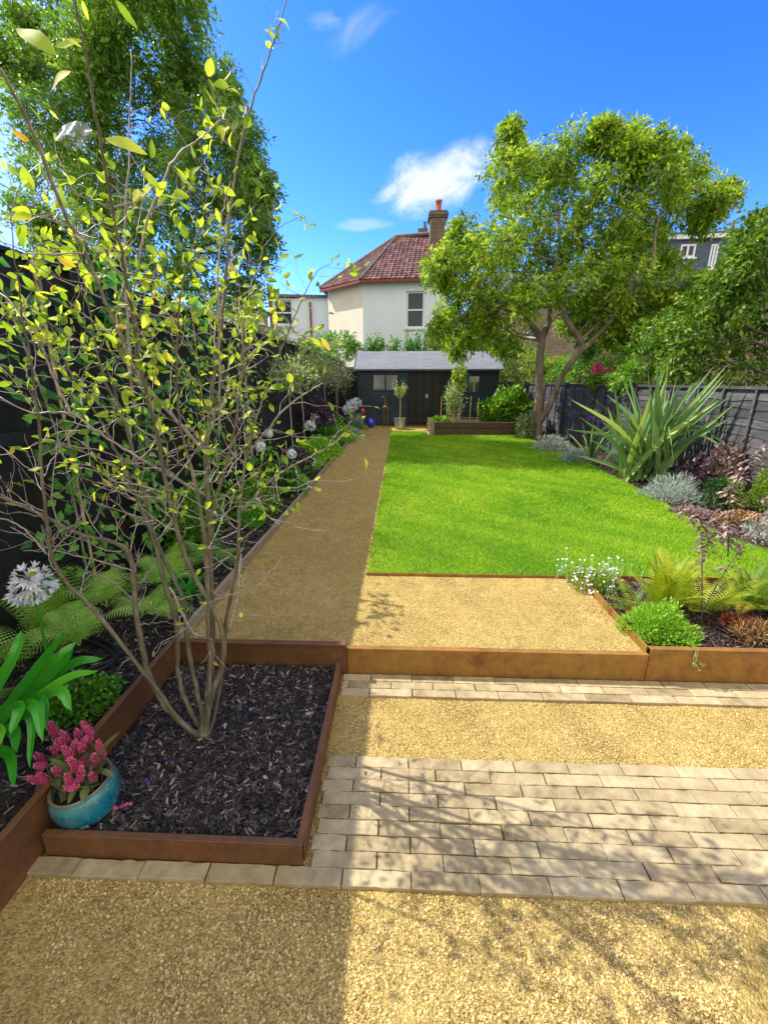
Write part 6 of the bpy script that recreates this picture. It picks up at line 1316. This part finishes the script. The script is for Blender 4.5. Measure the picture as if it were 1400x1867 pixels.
# a few large leaves close to the lens
for (px, py, tx, ty, Y, a_) in [(102, 98, 22, 38, .62, .55), (210, 0, 252, 52, .60, .3), (120, 70, 150, 84, .9, .8), (128, 128, 88, 158, .75, .9), (190, 250, 268, 275, .85, .75), (150, 0, 162, 38, .8, .75), (90, 200, 108, 218, 1, .8), (4, 585, 30, 612, .8, .4), (565, 615, 588, 632, 1.0, .7), (585, 615, 603, 640, 1.0, .92), (258, 310, 295, 345, .95, .5), (100, 85, 150, 70, 1.0, .6), (232, 598, 208, 592, 1.1, .95)]:
    a0_, a1_ = at(px, py, Y=Y), at(tx, ty, Y=Y + .01); Lg = np.linalg.norm(a1_ - a0_); leaves(gl, a0_, a1_ - a0_, [.2, -1, .5], Lg, Lg * .17, LEAF_BIG, .12, .08, a=a_, wav=.03)
part(gl, 'leaves', LM['amel'], root, smooth=True)
# scrap of clear film caught on a stem near the top left
m, nt, b, o = new_mat('clear_film'); b.inputs['Base Color'].default_value = (.9, .92, .92, 1); b.inputs['Roughness'].default_value = .2; b.inputs['Alpha'].default_value = .16; b.inputs['Specular IOR Level'].default_value = .8
cF = at(136, 246, Y=.95); n1, n2 = 14, 9; U_, V_ = np.meshgrid(np.linspace(-1, 1, n1), np.linspace(-1, 1, n2)); rr_ = np.sqrt(np.maximum(0, 1 - U_ ** 2 * .98))
px_ = 136 + U_ * 33 + V_ * 3; py_ = 246 + V_ * 24 * rr_ - U_ * 8; PV = np.array([[at(px_[i, j], py_[i, j], Y=.95 + .012 * math.sin(4 * U_[i, j] + 3 * V_[i, j]) + .02 * abs(V_[i, j])) for j in range(n1)] for i in range(n2)])
k = (np.arange(n2 - 1)[:, None] * n1 + np.arange(n1 - 1)[None]).ravel(); g = G(); g.add(PV, Q=np.stack([k, k + 1, k + n1 + 1, k + n1], -1)); tag(g.build('clear_film_scrap', m, smooth=True, origin=cF), 'scrap of clear plastic film caught among the upper branches at the top left', 'litter')

# bits of leaf and twig lying about on path, patio and lawn edge
gl = G(); n = 150; x = rng.uniform(-1.25, 2.2, n); y = np.concatenate([rng.uniform(.45, 2.0, 70), rng.uniform(2.2, 9, 80)]); k = ~((x < XP) & (y > .98) & (y < YW)) & ~((y > 3.15) & (x > -.3)) & (x < np.where(y > 2.1, 1.4, 3)); x, y = x[k], y[k]
z = np.where(y < YW, PZ + .004, -.014); m_ = len(x); d = rng.normal(0, 1, (m_, 3)); d[:, 2] = 0
leaves(gl, np.stack([x, y, z], -1), d, np.array([0, 0, 1.]) + rng.normal(0, .25, (m_, 3)), rng.uniform(.008, .02, m_), rng.uniform(.002, .005, m_), LEAF_MID, .3, .2)
tag(gl.build('leaf_litter', LM['brown']), 'tiny dry leaves and twigs scattered on the gravel and paving', 'litter', kind='stuff')
